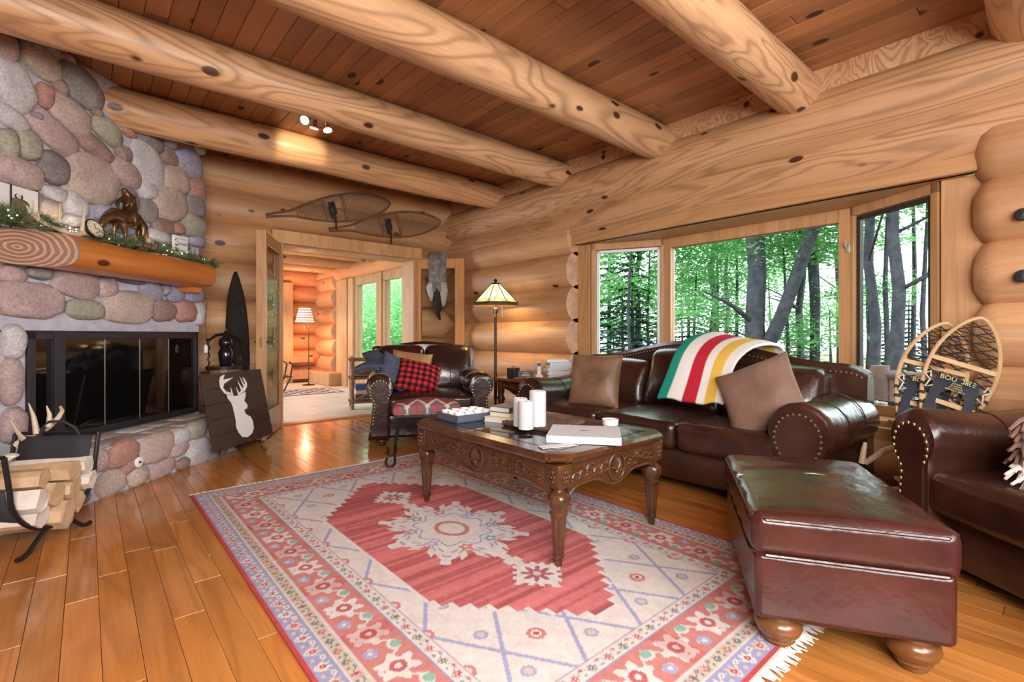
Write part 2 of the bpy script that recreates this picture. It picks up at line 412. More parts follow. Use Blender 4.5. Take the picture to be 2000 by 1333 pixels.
mb = MB(); mb.bbox((.2, -.07, WZ0+.07), (.34, -.04, WZ0+.1), .004, Mr); mb.tube([Mr @ Vector((.27, -.06, WZ0+.1)), Mr @ Vector((.31, -.1, WZ0+.09)), Mr @ Vector((.36, -.11, WZ0+.1))], .007); mb.build('crank', M_SASHL, wn)
# soffit, sill, jamb posts and header
poly = [(4.06, WY0-.02), (4.06, WY1+.02), (4.19, 3.5), (BX+.06, MY1+.06), (BX+.06, MY0-.06), (4.19, .5)]
mb = MB(); mb.prism(poly, WZ1, WZ1+.03, axis='z'); mb.build('soffit', M_TRIMH, wn, smooth=False)
mb = MB(); mb.prism(poly, WZ0-.035, WZ0, axis='z'); mb.build('sill', M_TRIMH, wn, smooth=False)
mb = MB(); mb.bbox((4.02, WY0-.02, WZ1), (4.10, WY1+.03, WZ1+.13), .005); mb.build('header_board', M_TRIMH, wn, smooth=False)
for y0, y1 in ((.33, .56), (3.46, 3.63)):
    mb = MB(); mb.bbox((4.13, y0, WZ0-.05), (4.25, y1, WZ1), .005); mb.build('jamb_post', M_TRIM, wn, smooth=False)
mb = MB(); mb.bbox((3.97, WY0-.1, WZ0-.2), (4.03, WY1+.1, WZ0-.035), .004); mb.build('apron_board', M_TRIMH, wn, smooth=False)

# ---- the unseen sides of the room, with a wide window behind the camera
mb = MB(); mb.box((-2.28, -1.6, 0), (-2.2, 6.3, 3.0)); tag(mb.build('wall_left', M_LOGW, smooth=False), 'plain log coloured wall on the left of the room', kind='structure')
mb = MB(); mb.box((-2.2, -1.68, 0), (-1.5, -1.6, 3.0)); mb.box((3.0, -1.68, 0), (4.3, -1.6, 3.0)); mb.box((-1.5, -1.68, 0), (3.0, -1.6, 1.0)); mb.box((-1.5, -1.68, 2.2), (3.0, -1.6, 3.0)); tag(mb.build('wall_front', M_LOGW, smooth=False), 'wall with a wide window behind the viewer', kind='structure')
# ================================================================ SUN ROOM BEHIND THE DOORS
M_TILE = mottled('pale_floor_tile', (.50, .45, .38), (.58, .53, .46), .45, 3, .05, 20)
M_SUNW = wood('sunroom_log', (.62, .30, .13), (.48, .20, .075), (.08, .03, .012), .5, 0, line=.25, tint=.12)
M_SUNT = wood('sunroom_fir', (.52, .33, .17), (.42, .24, .11), None, .5, 2, line=.3, tint=.1, knots=False)
mb = MB(); mb.box((.6, 6.12, -.05), (4.3, 11.6, -.012)); sfl = tag(mb.build('floor.001', mat('grout', (.38, .34, .29), .9), smooth=False), 'pale square tile floor of the sun room', kind='structure')
for i in range(8):
    for j in range(12):
        mb = MB(); mb.add(*rbox_data((0, 0, -.012), (.448, .448, 0), .003, 1, (1, 1, 1))); mb.build('floor_tile', M_TILE, sfl, smooth=False, loc=(.62+i*.452, 6.13+j*.452, 0))
mb = MB(); mb.box((.6, 6.3, 2.62), (4.5, 11.7, 2.68)); sc = tag(mb.build('ceiling.001', M_CEIL, smooth=False), 'board ceiling of the sun room with log rafters', kind='structure')
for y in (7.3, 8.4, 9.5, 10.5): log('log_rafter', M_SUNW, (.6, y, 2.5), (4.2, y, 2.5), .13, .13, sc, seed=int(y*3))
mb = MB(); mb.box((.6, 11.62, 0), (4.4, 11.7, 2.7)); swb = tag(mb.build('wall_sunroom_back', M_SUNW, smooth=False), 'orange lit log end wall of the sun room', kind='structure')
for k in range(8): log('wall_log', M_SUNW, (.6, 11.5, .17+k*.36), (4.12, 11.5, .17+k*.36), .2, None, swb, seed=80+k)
mb = MB(); mb.bbox((2.7, 11.24, 0), (3.42, 11.31, 2.2), .006); mb.build('door_casing', M_SUNT, swb, smooth=False)
mb = MB(); mb.bbox((3.3, 11.2, .44), (3.85, 11.3, .56), .01); mb.bbox((3.3, 11.17, .08), (4.0, 11.3, .26), .01); mb.build('baseboard_heater', M_SUNT, swb, smooth=False)
mb = MB(); mb.box((4.2, 6.3, 0), (4.28, 6.75, 2.7)); mb.box((4.2, 6.3, 2.16), (4.28, 11.6, 2.7)); mb.box((4.2, 10.2, 0), (4.28, 11.6, 2.7))
swr = tag(mb.build('wall_sunroom_right', M_SUNT, smooth=False), 'sun room side wall of log ends, posts and glass doors', kind='structure')
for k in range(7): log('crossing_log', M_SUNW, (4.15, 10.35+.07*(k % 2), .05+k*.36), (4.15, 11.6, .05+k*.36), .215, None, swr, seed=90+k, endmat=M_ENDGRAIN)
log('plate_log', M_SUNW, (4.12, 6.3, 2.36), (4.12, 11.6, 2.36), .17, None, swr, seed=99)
for y0, y1, x0 in ((10.05, 10.34, 4.02), (9.72, 10.0, 3.99), (9.45, 9.68, 4.0), (8.25, 8.42, 4.03), (7.1, 7.3, 4.02), (6.75, 6.95, 4.0)):
    mb = MB(); mb.bbox((x0, y0, 0), (4.22, y1, 2.2), .008); mb.build('post', M_SUNT, swr, smooth=False)
for y0, y1 in ((8.42, 9.45), (7.3, 8.25)):
    mb = MB(); mb.bbox((4.06, y0, .0), (4.13, y1, .22), .005); mb.bbox((4.06, y0, 2.04), (4.13, y1, 2.2), .005); mb.bbox((4.06, y0, .2), (4.13, y0+.09, 2.06), .005); mb.bbox((4.06, y1-.09, .2), (4.13, y1, 2.06), .005)
    d = mb.build('glass_door_frame', M_SUNT, swr, smooth=False)
    mb = MB(); mb.box((4.09, y0+.08, .2), (4.098, y1-.08, 2.06)); mb.build('pane', M_GLASS, d, smooth=False)
    mb = MB()
    for z in (.5, 1.2, 1.85): mb.bbox((4.045, y0-.03, z-.05), (4.062, y0+.02, z+.05), .003)
    mb.build('hinge', M_IRON, d, smooth=False)
mb = MB(); mb.rbox((3.72, 10.0, .0), (4.05, 11.2, .27), .03); tag(mb.build('window_bench', M_SUNT), 'low wooden bench below the sun room corner window', 'bench')
# ================================================================ FOREST
M_LEAF = mat('maple_leaf', (.10, .27, .05), .5); n = NT(M_LEAF); oi = n.n('ShaderNodeObjectInfo')
lv = n.noise(n.coords(rand=True), 1.3, 2); n.color(n.ramp(lv, [(.3, (.12, .31, .19)), (.5, (.27, .50, .26)), (.72, (.50, .70, .38))]))  # outdoor haze is mixed into these paler, bluish leaf colours
n.b.inputs['Subsurface Weight'].default_value = 0
tr = n.n('ShaderNodeBsdfTranslucent'); tr.inputs[0].default_value = (.32, .7, .25, 1); ms = n.n('ShaderNodeMixShader'); ms.inputs[0].default_value = .45
n.l(n.b.outputs[0], ms.inputs[1]); n.l(tr.outputs[0], ms.inputs[2]); n.l(ms.outputs[0], n.t.nodes['Material Output'].inputs[0])
M_FIR = mottled('dark_evergreen', (.02, .07, .045), (.05, .13, .07), .7, 2, 0)
M_BARK = mottled('grey_bark', (.022, .024, .033), (.058, .056, .07), .9, 7, .6, 12)
M_GROUND = mottled('forest_floor', (.10, .12, .05), (.16, .11, .06), .95, 2, .3)
mb = MB(); mb.box((4.4, -25, -1.0), (60, 70, -.9)); mb.box((-30, 11.8, -1.0), (4.4, 70, -.9)); tag(mb.build('ground', M_GROUND, smooth=False), 'shaded forest floor outside the windows', kind='structure')
def leaf_mesh(name, nl, rx, rz, seed, size=.075, layers=True):
    r = np.random.default_rng(seed); V = []; Fc = []
    # leaves gather in flat sprays, as on maple boughs
    ns = nl//45
    cen = r.normal(size=(ns, 3)); cen /= np.linalg.norm(cen, axis=1)[:, None]; cen *= (r.random((ns, 1))**.45); cen *= np.array([rx, rx, rz])
    for c in cen:
        k = 45; off = r.normal(size=(k, 3))*np.array([.5, .5, .10]); P = c+off
        for p in P:
            s = size*(.6+.8*r.random()); a = r.random()*6.283; d = np.array([math.cos(a), math.sin(a), r.normal()*.35]); e = np.array([-math.sin(a), math.cos(a), r.normal()*.35])
            b = len(V); V += [tuple(p-d*s), tuple(p-e*s*.6+d*s*.15), tuple(p+d*s), tuple(p+e*s*.6+d*s*.15)]; Fc.append((b, b+1, b+2, b+3))
    me = bpy.data.meshes.new(name); me.from_pydata(V, [], Fc); me.materials.append(M_LEAF); return me
def fir_mesh(name, seed):
    r = random.Random(seed); mb = MB()
    for i in range(26):
        z = .4+i*.3; R = (1-i/27)*2.0+.2
        for k in range(9):
            a = r.random()*6.28; d = Vector((math.cos(a), math.sin(a), 0)); l = R*r.uniform(.75, 1.1); s = d.cross(Vector((0, 0, 1)))
            p0 = Vector((0, 0, z)); 
            for q in range(5):
                t = .15+q*.19; c = p0+d*l*t+Vector((0, 0, -.28*l*t*t)); wd = .34*l*(1.05-t)+.06; j = r.uniform(-.05, .05)
                mb.add([c-d*.1*l, c+s*wd+d*.10*l+Vector((0, 0, -.1+j)), c+d*.22*l+Vector((0, 0, -.05)), c-s*wd+d*.10*l+Vector((0, 0, -.1-j))], [(0, 1, 2, 3)])
    me = bpy.data.meshes.new(name); me.from_pydata(mb.v, [], mb.f); me.materials.append(M_FIR); return me
LM = [leaf_mesh('maple_leaves', 6500, 3.0, 2.2, 1), leaf_mesh('maple_leaves_b', 6000, 2.6, 2.6, 2), leaf_mesh('maple_leaves_c', 5000, 2.4, 1.3, 3)]
FM = [fir_mesh('fir_boughs', 5), fir_mesh('fir_boughs_b', 6)]
def trunk_mesh(name, h, r, seed, fork=False):
    mb = MB(); R = random.Random(seed); pts = []; rr = []
    for i in range(9):
        t = i/8; pts.append((R.uniform(-.07, .07)*t*3, R.uniform(-.07, .07)*t*3, h*t)); rr.append(r*(1.15-.6*t) if i else r*1.5)
    mb.tube(pts, rr, 12)
    for k in range(6):
        t = R.uniform(.35, .9); a = R.random()*6.28; p = Vector(pts[int(t*8)]); L = R.uniform(1.2, 2.6)
        mb.tube([p, p+Vector((math.cos(a)*L*.5, math.sin(a)*L*.5, L*.25)), p+Vector((math.cos(a)*L, math.sin(a)*L, L*.4))], [r*.3, r*.2, r*.07], 6)
    if fork: mb.tube([(0, 0, 1.2), (.1, -.5, 2.4), (.15, -1.1, 4.2), (.1, -1.5, 6.5)], [r*.8, r*.7, r*.6, r*.4], 10)
    me = bpy.data.meshes.new(name); me.from_pydata(mb.v, [], mb.f); fix_normals(me); me.materials.append(M_BARK)
    me.polygons.foreach_set('use_smooth', [True]*len(me.polygons)); return me
TM = [trunk_mesh('trunk_a', 9, .12, 1), trunk_mesh('trunk_b', 9, .20, 2, True), trunk_mesh('trunk_c', 8, .075, 3)]
def tree(x, y, tm, crowns, label, rz=0, s=1, group='forest trees'):
    e = empty('tree', (x, y, -.95), rz, label, 'tree', group); 
    o = bpy.data.objects.new('trunk', TM[tm]); COL.objects.link(o); o.parent = e; o.scale = (s, s, s)
    for (dx, dy, z, k, sc) in crowns:
        c = bpy.data.objects.new('foliage', LM[k]); COL.objects.link(c); c.parent = e; c.location = (dx, dy, z); c.scale = (sc,)*3; c.rotation_euler = (0, 0, rz*3+z); c['kind'] = 'stuff'
    return e
def byX(px, X): d = ray(px, 600); s = X/d[0]; return d[1]*s
# trunks seen in the picture: (pixel x, distance X, trunk kind, size)
TL = [(1475, 11.0, 1, 1.0, 'thick forked maple in the middle of the wide window pane'), (1395, 15, 0, .9, 'dark straight trunk left of the forked maple'), (1420, 18, 2, 1, 'slim trunk just behind the straight dark trunk'),
      (1563, 14.5, 0, .8, 'grey trunk right of the forked maple'), (1592, 12.5, 2, 1.3, 'slim bent trunk near the right edge of the wide pane'), (1752, 9.6, 0, .8, 'tall straight trunk in the middle of the right casement'),
      (1708, 10.5, 2, 1.1, 'bluish trunk at the left edge of the right casement'), (1834, 9.5, 0, .65, 'trunk at the right edge of the right casement'), (1245, 13, 0, .8, 'tree seen through the left casement'), (1640, 20, 2, 1.2, 'far thin trunk behind the wide window pane')]
tr_ = random.Random(11)
for px, X, tm, s, lab in TL:
    Y = byX(px, X); cr = [(tr_.uniform(-1, 1), tr_.uniform(-1.5, 1.5), tr_.uniform(5.6, 7.4), tr_.randrange(3), tr_.uniform(.7, .95)) for _ in range(1)]
    tree(X, Y, tm, cr, lab, tr_.random()*6 if tm != 1 else 0, s)
# leafy boughs at window height, young maples
for k, (px, X, z, m, sc) in enumerate([(1215, 12, 2.4, 2, .7), (1270, 13, 3.9, 2, .8), (1390, 12, 1.6, 2, .6), (1440, 13, 3.6, 2, .75), (1530, 12, 3.0, 2, .6), (1590, 14, 4.8, 2, .8), (1400, 15, 5.2, 2, .8), (1740, 12, 5.0, 2, .6), (1815, 12, 4.0, 2, .55), (1200, 18, 1.6, 2, .9), (1330, 20, 3.0, 2, 1), (1500, 22, 3.6, 2, 1), (1620, 18, 1.8, 2, .7), (1700, 17, 5.2, 2, .7), (1235, 11, 4.4, 2, .6), (1360, 13, 2.8, 2, .7), (1560, 12.5, 1.0, 2, .5), (1640, 13, 3.2, 2, .6), (1780, 14, 5.8, 2, .7), (1700, 12.5, 2.0, 2, .4)]):
    Y = byX(px, X); e = empty('maple_sapling', (X, Y, -.95), k, 'young maple number with bright leaves', 'tree', 'young maples outside the bay window')
    mb = MB(); mb.tube([(0, 0, 0), (.1, .05, z*.6), (0, 0, z+1)], [.06, .045, .02], 7); mb.build('trunk', M_BARK, e)
    c = bpy.data.objects.new('foliage', LM[m]); COL.objects.link(c); c.parent = e; c.location = (0, 0, z+.95); c.scale = (sc, sc, sc*.8); c['kind'] = 'stuff'
    e['label'] = '%s young maple %s, %s' % ('near' if X < 12.6 else 'midway' if X < 15.5 else 'far', 'with low boughs' if z < 2.2 else 'with level boughs' if z < 4 else 'with high boughs', 'seen in the left casement' if px < 1310 else 'left in the wide pane' if px < 1450 else 'mid wide pane' if px < 1550 else 'right in the wide pane' if px < 1665 else 'seen in the right casement')
for k, (px, X, m, sc) in enumerate([(1235, 12, 0, .62), (1190, 17, 1, .9), (1420, 21, 0, .6), (1560, 22, 1, .55), (1345, 24, 1, .8), (1285, 22, 0, .8), (1775, 15, 1, .36), (1730, 20, 0, .4)]):
    Y = byX(px, X); e = empty('fir_tree', (X, Y, -.95), k*1.3, '%s dark fir %s' % ('near' if X < 16 else 'distant' if X < 22 else 'farthest', 'seen in the left casement' if px < 1260 else 'between left casement and wide pane' if px < 1350 else 'in the left of the wide pane' if px < 1450 else 'in the middle of the wide pane' if px < 1530 else 'in the right of the wide pane' if px < 1665 else 'at the left of the right casement' if px < 1710 else 'in the middle of the right casement' if px < 1760 else 'in the right of the right casement'), 'tree', 'firs outside the bay window')
    c = bpy.data.objects.new('boughs', FM[m]); COL.objects.link(c); c.parent = e; c.scale = (sc,)*3; c['kind'] = 'stuff'
    mb = MB(); mb.tube([(0, 0, 0), (0, 0, 8*sc)], [.14*sc, .03*sc], 8); mb.build('trunk', M_BARK, e)
# greenery beyond the sun room doors
for k, (x, y, z, m, sc) in enumerate([(7.5, 13.5, 1.6, 1, .9), (9, 17, 2.4, 0, 1.1), (7, 17.5, 1.0, 2, 1), (11, 20, 3, 1, 1.3), (13, 25, 2.5, 0, 1.5), (8.8, 14.5, .6, 2, .8)]):
    e = empty('sunroom_maple', (x, y, -.95), k, 'leafy green maple seen through the sun room glass doors', 'tree', 'maples beyond the sun room')
    c = bpy.data.objects.new('foliage', LM[m]); COL.objects.link(c); c.parent = e; c.location = (0, 0, z+.9); c.scale = (sc,)*3; c['kind'] = 'stuff'
    mb = MB(); mb.tube([(0, 0, 0), (0, 0, z+1)], [.1, .05], 7); mb.build('trunk', M_BARK, e)
# log railing of the deck
rl = empty('deck_railing', (6.2, .6, -.4), 0, 'log deck railing outside the right casement window', 'railing')
mb = MB(); mb.box((-1.9, -4, -.12), (.6, 6, -.02)); mb.build('deck', M_BARK, rl, smooth=False)
M_RAIL = mottled('weathered_rail', (.10, .06, .05), (.16, .10, .085), .8, 5, .2)
for z in (.32, 1.02):
    mb = MB(); mb.tube([(.3, -4, z), (.3, 2.6, z)], .055, 10); mb.build('rail', M_RAIL, rl)
for i in range(24):
    mb = MB(); mb.tube([(.3, -3.9+i*.27, .3), (.3, -3.9+i*.27, 1.0)], .035, 8); mb.build('baluster', M_RAIL, rl)
for y in (-1.2, .78, 2.6):
    mb = MB(); mb.tube([(.3, y, -.1), (.3, y, 1.12)], .085, 10); mb.build('post', M_RAIL, rl)
# ================================================================ STONE FIREPLACE (diagonal, plane (X-Y)/sqrt2 = c)
CF = -3.29; CH = -2.83; HZ = .33
TV = Vector((R2, R2, 0)); NV = Vector((R2, -R2, 0))
def fp(s, c, z): return Vector((R2*s+R2*c, R2*s-R2*c, z))     # along s, out c
def sz(px, py, c): p = onN(px, py, c); return (R2*(p.x+p.y), p.z)
MF = Matrix(((R2, R2, 0, 0), (R2, -R2, 0, 0), (0, 0, 1, 0), (0, 0, 0, 1)))   # (s, c, z) -> world
chim = empty('stone_fireplace', fp(3.6, CF, 0), 0, 'corner fieldstone fireplace with chimney, raised hearth and glass doors', 'fireplace')
def fbuild(mb, name, m, parent=chim, smooth=True):
    o = mb.build(name, m, parent, smooth); o.matrix_parent_inverse = chim.matrix_basis.inverted() if parent is chim else Matrix(); return o
SR = 4.43; SL = 2.2
FBX0, FBX1, FBZ = 2.875, 4.40, 1.075
b = MB(); b.box((SL, CF-.9, 1.075), (SR, CF, 2.99), MF); b.box((SL, CF-.9, 0), (FBX0, CF, 1.08), MF); b.box((FBX1, CF-.9, 0), (SR, CF, 1.08), MF)
fbuild(b, 'chimney_mortar', M_MORTAR, smooth=False)
b = MB(); b.box((SL, CF-.2, 0), (4.33, CH-.015, HZ-.01), MF); fbuild(b, 'hearth_mortar', M_MORTAR, smooth=False)
PAL = {'pink': ((.42, .29, .285), (.56, .42, .42)), 'white': ((.50, .47, .50), (.66, .62, .64)), 'grey': ((.25, .225, .235), (.36, .325, .33)), 'tan': ((.46, .36, .31), (.58, .47, .41)),
       'brown': ((.27, .17, .155), (.40, .27, .24)), 'red': ((.40, .21, .17), (.52, .30, .25)), 'green': ((.33, .315, .25), (.43, .405, .33)), 'blue': ((.30, .28, .39), (.43, .40, .50)), 'dark': ((.17, .145, .145), (.26, .225, .225))}
SM = {}
for k, (a, c) in PAL.items():
    m = mat('fieldstone_'+k, a, .75); n = NT(m); v = n.coords(); f1 = n.noise(v, 7, 3, .6); f2 = n.noise(v, 60, 3, .7)
    col = n.ramp(f1, [(.35, a), (.65, c)]); col = n.mix(n.math('MULTIPLY', n.math('SUBTRACT', f2, .38), 2.4), col, tuple(q*.6 for q in a)); n.color(col); n.bump(f2, .5, .012); SM[k] = m
def ico(sub):
    import bmesh
    bm = bmesh.new(); bmesh.ops.create_icosphere(bm, subdivisions=sub, radius=1); v = [x.co.copy() for x in bm.verts]; f = [tuple(y.index for y in q.verts) for q in bm.faces]; bm.free(); return v, f
ICO = ico(3)
def stone(M, a, bb, rot, depth, kind, seed, name='fieldstone', boxy=.75, parent=None):
    """stone in local (u, v, out) with half sizes a, bb; M places it"""
    V = []
    cr, sr = math.cos(rot), math.sin(rot)
    for p in ICO[0]:
        q = Vector([math.copysign(abs(c)**boxy, c) for c in p]); q *= 1+.16*mnoise.noise(p*1.3+Vector((seed*3.1, seed, 0)))+.05*mnoise.noise(p*3.5+Vector((seed, 0, seed)))
        x, y = q.x*a, q.y*bb
        V.append((x*cr-y*sr, x*sr+y*cr, q.z*depth))
    mb = MB(); mb.add(V, ICO[1], M); return fbuild(mb, name, SM[kind])
def face_stone(px, py, rx, ry, rot, kind, c, depth=.05, seed=0, boxy=.78, grow=1.06):
    s, z = sz(px, py, c); s1, _ = sz(px+rx, py, c); _, z1 = sz(px, py-ry, c)
    a = abs(s1-s)*grow; bb = abs(z1-z)*grow
    # local (u=along s, v=up, w=out)
    L = Matrix(((R2, 0, R2, fp(s, c, z).x), (R2, 0, -R2, fp(s, c, z).y), (0, 1, 0, z), (0, 0, 0, 1)))
    # the rotation is meant in picture space, where s is foreshortened
    return stone(L, a, bb, -math.radians(rot)*.8, depth, kind, seed, boxy=boxy)
UP = [(9,94,22,27,0,'pink'),(45,87,13,11,0,'dark'),(76,121,37,30,15,'tan'),(129,115,10,6,30,'pink'),(155,168,42,34,30,'grey'),(25,168,37,47,-20,'white'),(82,186,15,24,5,'red'),(110,171,11,17,-30,'brown'),
 (133,224,42,29,30,'tan'),(183,221,8,8,0,'brown'),(16,230,34,20,18,'white'),(101,262,48,29,35,'pink'),(8,281,20,27,0,'green'),(51,285,24,27,0,'green'),(206,256,28,22,25,'green'),(182,287,36,19,25,'brown'),
 (101,328,27,31,10,'dark'),(32,340,46,30,8,'pink'),(178,352,50,48,0,'tan'),(236,302,13,17,-20,'brown'),(246,259,13,7,10,'red'),(290,274,25,17,15,'dark'),(326,277,14,12,0,'blue'),(357,281,14,13,0,'brown'),(381,289,12,11,0,'white'),
 (286,322,29,48,-28,'white'),(327,309,15,15,0,'brown'),(367,320,24,28,-15,'blue'),(243,338,30,24,20,'pink'),(340,354,25,28,-25,'tan'),(381,371,17,24,-20,'red'),(286,373,15,18,-25,'white'),(328,397,31,35,-25,'tan'),(379,403,17,23,-15,'grey'),
 (376,443,22,22,0,'green'),(315,444,21,15,0,'brown'),(344,447,12,11,0,'red'),(306,463,24,13,5,'white'),(382,472,13,11,0,'blue'),(203,418,20,18,0,'blue'),(285,412,19,22,0,'grey'),(101,379,22,15,5,'white'),(142,400,24,24,20,'white'),(92,410,23,17,0,'tan'),(140,432,18,12,0,'white'),
 (245,390,20,26,0,'grey'),(240,440,26,18,0,'blue'),(195,445,20,14,0,'grey'),(60,440,26,14,0,'pink'),(20,425,22,22,0,'grey'),(60,385,16,12,0,'grey'),(345,478,20,10,0,'grey'),(270,470,18,12,0,'tan'),(350,325,7,8,0,'grey'),(-45,110,28,38,0,'white'),(-40,200,26,36,0,'brown'),(-45,290,28,36,0,'pink'),(-45,380,30,36,0,'grey'),(-45,450,28,24,0,'tan'),(62,228,10,8,0,'grey'),(160,115,9,7,0,'red')]
LI = [(20,536,25,17,0,'pink'),(72,534,24,12,0,'grey'),(52,587,64,33,0,'pink'),(144,555,42,25,12,'pink'),(206,562,19,21,-10,'pink'),(252,549,28,6,3,'dark'),(164,605,37,19,2,'green'),(250,600,46,31,0,'tan'),(292,568,22,18,15,'blue'),(338,571,16,19,0,'blue'),(374,575,18,16,0,'blue'),(317,608,21,21,0,'brown'),(360,609,21,21,0,'red'),(386,614,9,22,0,'white'),(318,566,8,12,0,'grey'),(-50,560,30,40,0,'grey'),(22,667,24,32,0,'white'),(18,747,22,44,0,'pink'),(24,832,24,36,0,'pink'),(-40,660,26,45,0,'tan'),(-40,770,26,50,0,'white'),(-40,850,24,30,0,'grey')]
HE = [(238,887,30,25,-8,'red'),(305,874,32,27,-10,'tan'),(349,854,18,15,0,'white'),(346,878,17,13,-10,'pink'),(383,840,18,18,0,'green'),(385,882,22,26,0,'white'),(315,916,25,16,-15,'pink'),(354,907,13,12,0,'brown'),(245,914,17,12,-25,'red'),(266,931,20,19,0,'tan'),(214,944,28,26,0,'tan'),(193,899,13,22,0,'pink'),(422,886,20,10,-10,'dark'),(150,920,22,30,0,'pink'),(110,950,24,28,0,'tan'),(70,940,22,26,0,'white'),(150,975,20,14,0,'grey'),(30,960,24,30,0,'brown'),(90,900,22,18,0,'grey'),(415,868,14,9,0,'grey')]
for i, (x, y, rx, ry, ro, k) in enumerate(UP): face_stone(x, y, rx, ry, ro, k, CF, .055+.02*((i*7) % 5)/5, i+1)
for i, (x, y, rx, ry, ro, k) in enumerate(LI): face_stone(x, y, rx, ry, ro, k, CF, .06, i+101, boxy=.62 if rx > 40 else .78)
for i, (x, y, rx, ry, ro, k) in enumerate(HE): face_stone(x, y, rx, ry, ro, k, CH-.02, .045, i+201)
hr = random.Random(5); kinds = list(PAL)
s = 2.45
while s < 4.25:
    for c in (CH-.12, CH-.33):
        w_ = hr.uniform(.10, .16)
        stone(Matrix(((R2, R2, 0, fp(s+hr.uniform(-.03, .03), c, 0).x), (R2, -R2, 0, fp(s, c, 0).y), (0, 0, 1, HZ-.015), (0, 0, 0, 1))), w_, hr.uniform(.085, .105), 0, .02, hr.choice(['pink', 'tan', 'brown', 'white', 'green']), s*31, 'hearth_slab', .6)
    s += .27
# lintel steel edge, firebox frame and doors
b = MB(); b.box((SL, CF, 1.068), (SR-.01, CF+.012, 1.08), MF); fbuild(b, 'lintel_angle', M_BLACK, smooth=False)
b = MB(); 
for lo, hi in (((FBX0, CF-.05, HZ), (FBX1, CF+.02, HZ+.05)), ((FBX0, CF-.05, 1.02), (FBX1, CF+.02, 1.07)), ((FBX0, CF-.05, HZ), (FBX0+.05, CF+.02, 1.07)), ((FBX1-.04, CF-.05, HZ), (FBX1, CF+.02, 1.07)), ((3.04, CF-.05, HZ), (3.11, CF+.03, 1.07))): b.bbox(lo, hi, .004, MF)
fr_ = fbuild(b, 'firebox_frame', M_BLACK, smooth=False)
M_FGLASS = mat('smoked_glass', (.004, .004, .004), .04, spec=.9)
cuts = [3.115, 3.44, 3.755, 4.06, 4.36]
for a, c_ in zip([2.925]+cuts[:-1], [3.04]+cuts[1:]):
    b = MB(); b.box((a+.002, CF-.012, HZ+.05), (c_-.002, CF-.004, 1.02), MF); fbuild(b, 'glass_door', M_FGLASS, smooth=False)
b = MB()
for a in cuts[1:-1]: b.box((a-.0025, CF-.004, HZ+.05), (a+.0025, CF-.001, 1.02), MF)
fbuild(b, 'door_seam', mat('bright_edge', (.4, .38, .36), .3, .6), smooth=False)
b = MB(); b.box((FBX0, CF-.85, HZ), (FBX1, CF-.8, 1.07), MF); fbuild(b, 'firebrick_back', mat('soot', (.01, .01, .01), .9), smooth=False)
b = MB(); q = onN(270, 903, CH+.02); M = Matrix(((R2, R2, 0, q.x), (-R2, R2, 0, q.y), (0, 0, 1, q.z), (0, 0, 0, 1)))
b.lathe([(.0, 0), (.036, 0), (.036, .008), (.03, .012), (0, .012)], 20, T(q.x, q.y, q.z) @ rotz(PI/4) @ Matrix.Rotation(PI/2, 4, 'X'), cap=False); o = fbuild(b, 'gas_valve_cover', M_WHITE)
b = MB(); b.lathe([(0, .012), (.009, .012), (.009, .016), (0, .016)], 8, T(q.x, q.y, q.z) @ rotz(PI/4) @ Matrix.Rotation(PI/2, 4, 'X'), cap=False); fbuild(b, 'key_hole', M_BLACK)
# ---- log mantel, cut at 45 degrees on its left end (face parallel to X)
M_MANT = wood('orange_mantel', (.62, .22, .05), (.50, .15, .03), (.10, .03, .01), .3, 0, line=.3, tint=0, coat=.3)
M_MEND = mat('mantel_end_rings', (.5, .3, .2), .5); n = NT(M_MEND); tc = n.n('ShaderNodeTexCoord'); mp = n.n('ShaderNodeMapping'); n.l(tc.outputs['Object'], mp.inputs[0])
mp.inputs['Location'].default_value = (-.13, 0, -.14); mp.inputs['Scale'].default_value = (.8, 0, 1.3)
wv = n.n('ShaderNodeTexWave', wave_type='RINGS', rings_direction='SPHERICAL'); wv.inputs['Scale'].default_value = 11; wv.inputs['Distortion'].default_value = 2.5; wv.inputs['Detail'].default_value = 2; wv.inputs['Detail Scale'].default_value = 1.2; n.l(mp.outputs[0], wv.inputs['Vector'])
n.color(n.ramp(wv.outputs['Fac'], [(.2, (.20, .085, .045)), (.6, (.40, .23, .15))])); n.bump(wv.outputs['Fac'], .5, .01)
man = empty('log_mantel', (0, 0, 0), 0, 'orange log mantel shelf with a ringed cut end', 'mantel')
Zm0, Zm1 = 1.475, 1.70; prof = []
for k in range(28):
    a = 2*PI*k/28; cx = math.copysign(abs(math.cos(a))**.75, math.cos(a)); cz = math.copysign(abs(math.sin(a))**.75, math.sin(a)); prof.append((CF+.15+cx*.16, (Zm0+Zm1)/2+cz*.1125))
V = []; Fm = []; npx = 14
for i in range(npx):
    for (c, z) in prof:
        sL = 2.94+(c-(CF+.31))*1.0       # 45 degree cut
        s_ = sL+(4.235-sL)*i/(npx-1); wv_ = .006*mnoise.noise(Vector((s_*2, c*9, z*9)))
        V.append(fp(s_, c+wv_, z+wv_))
for i in range(npx-1):
    for k in range(28): l = (k+1) % 28; Fm.append((i*28+k, i*28+l, (i+1)*28+l, (i+1)*28+k))
Fm.append(tuple((npx-1)*28+k for k in range(28)))
b = MB(); 
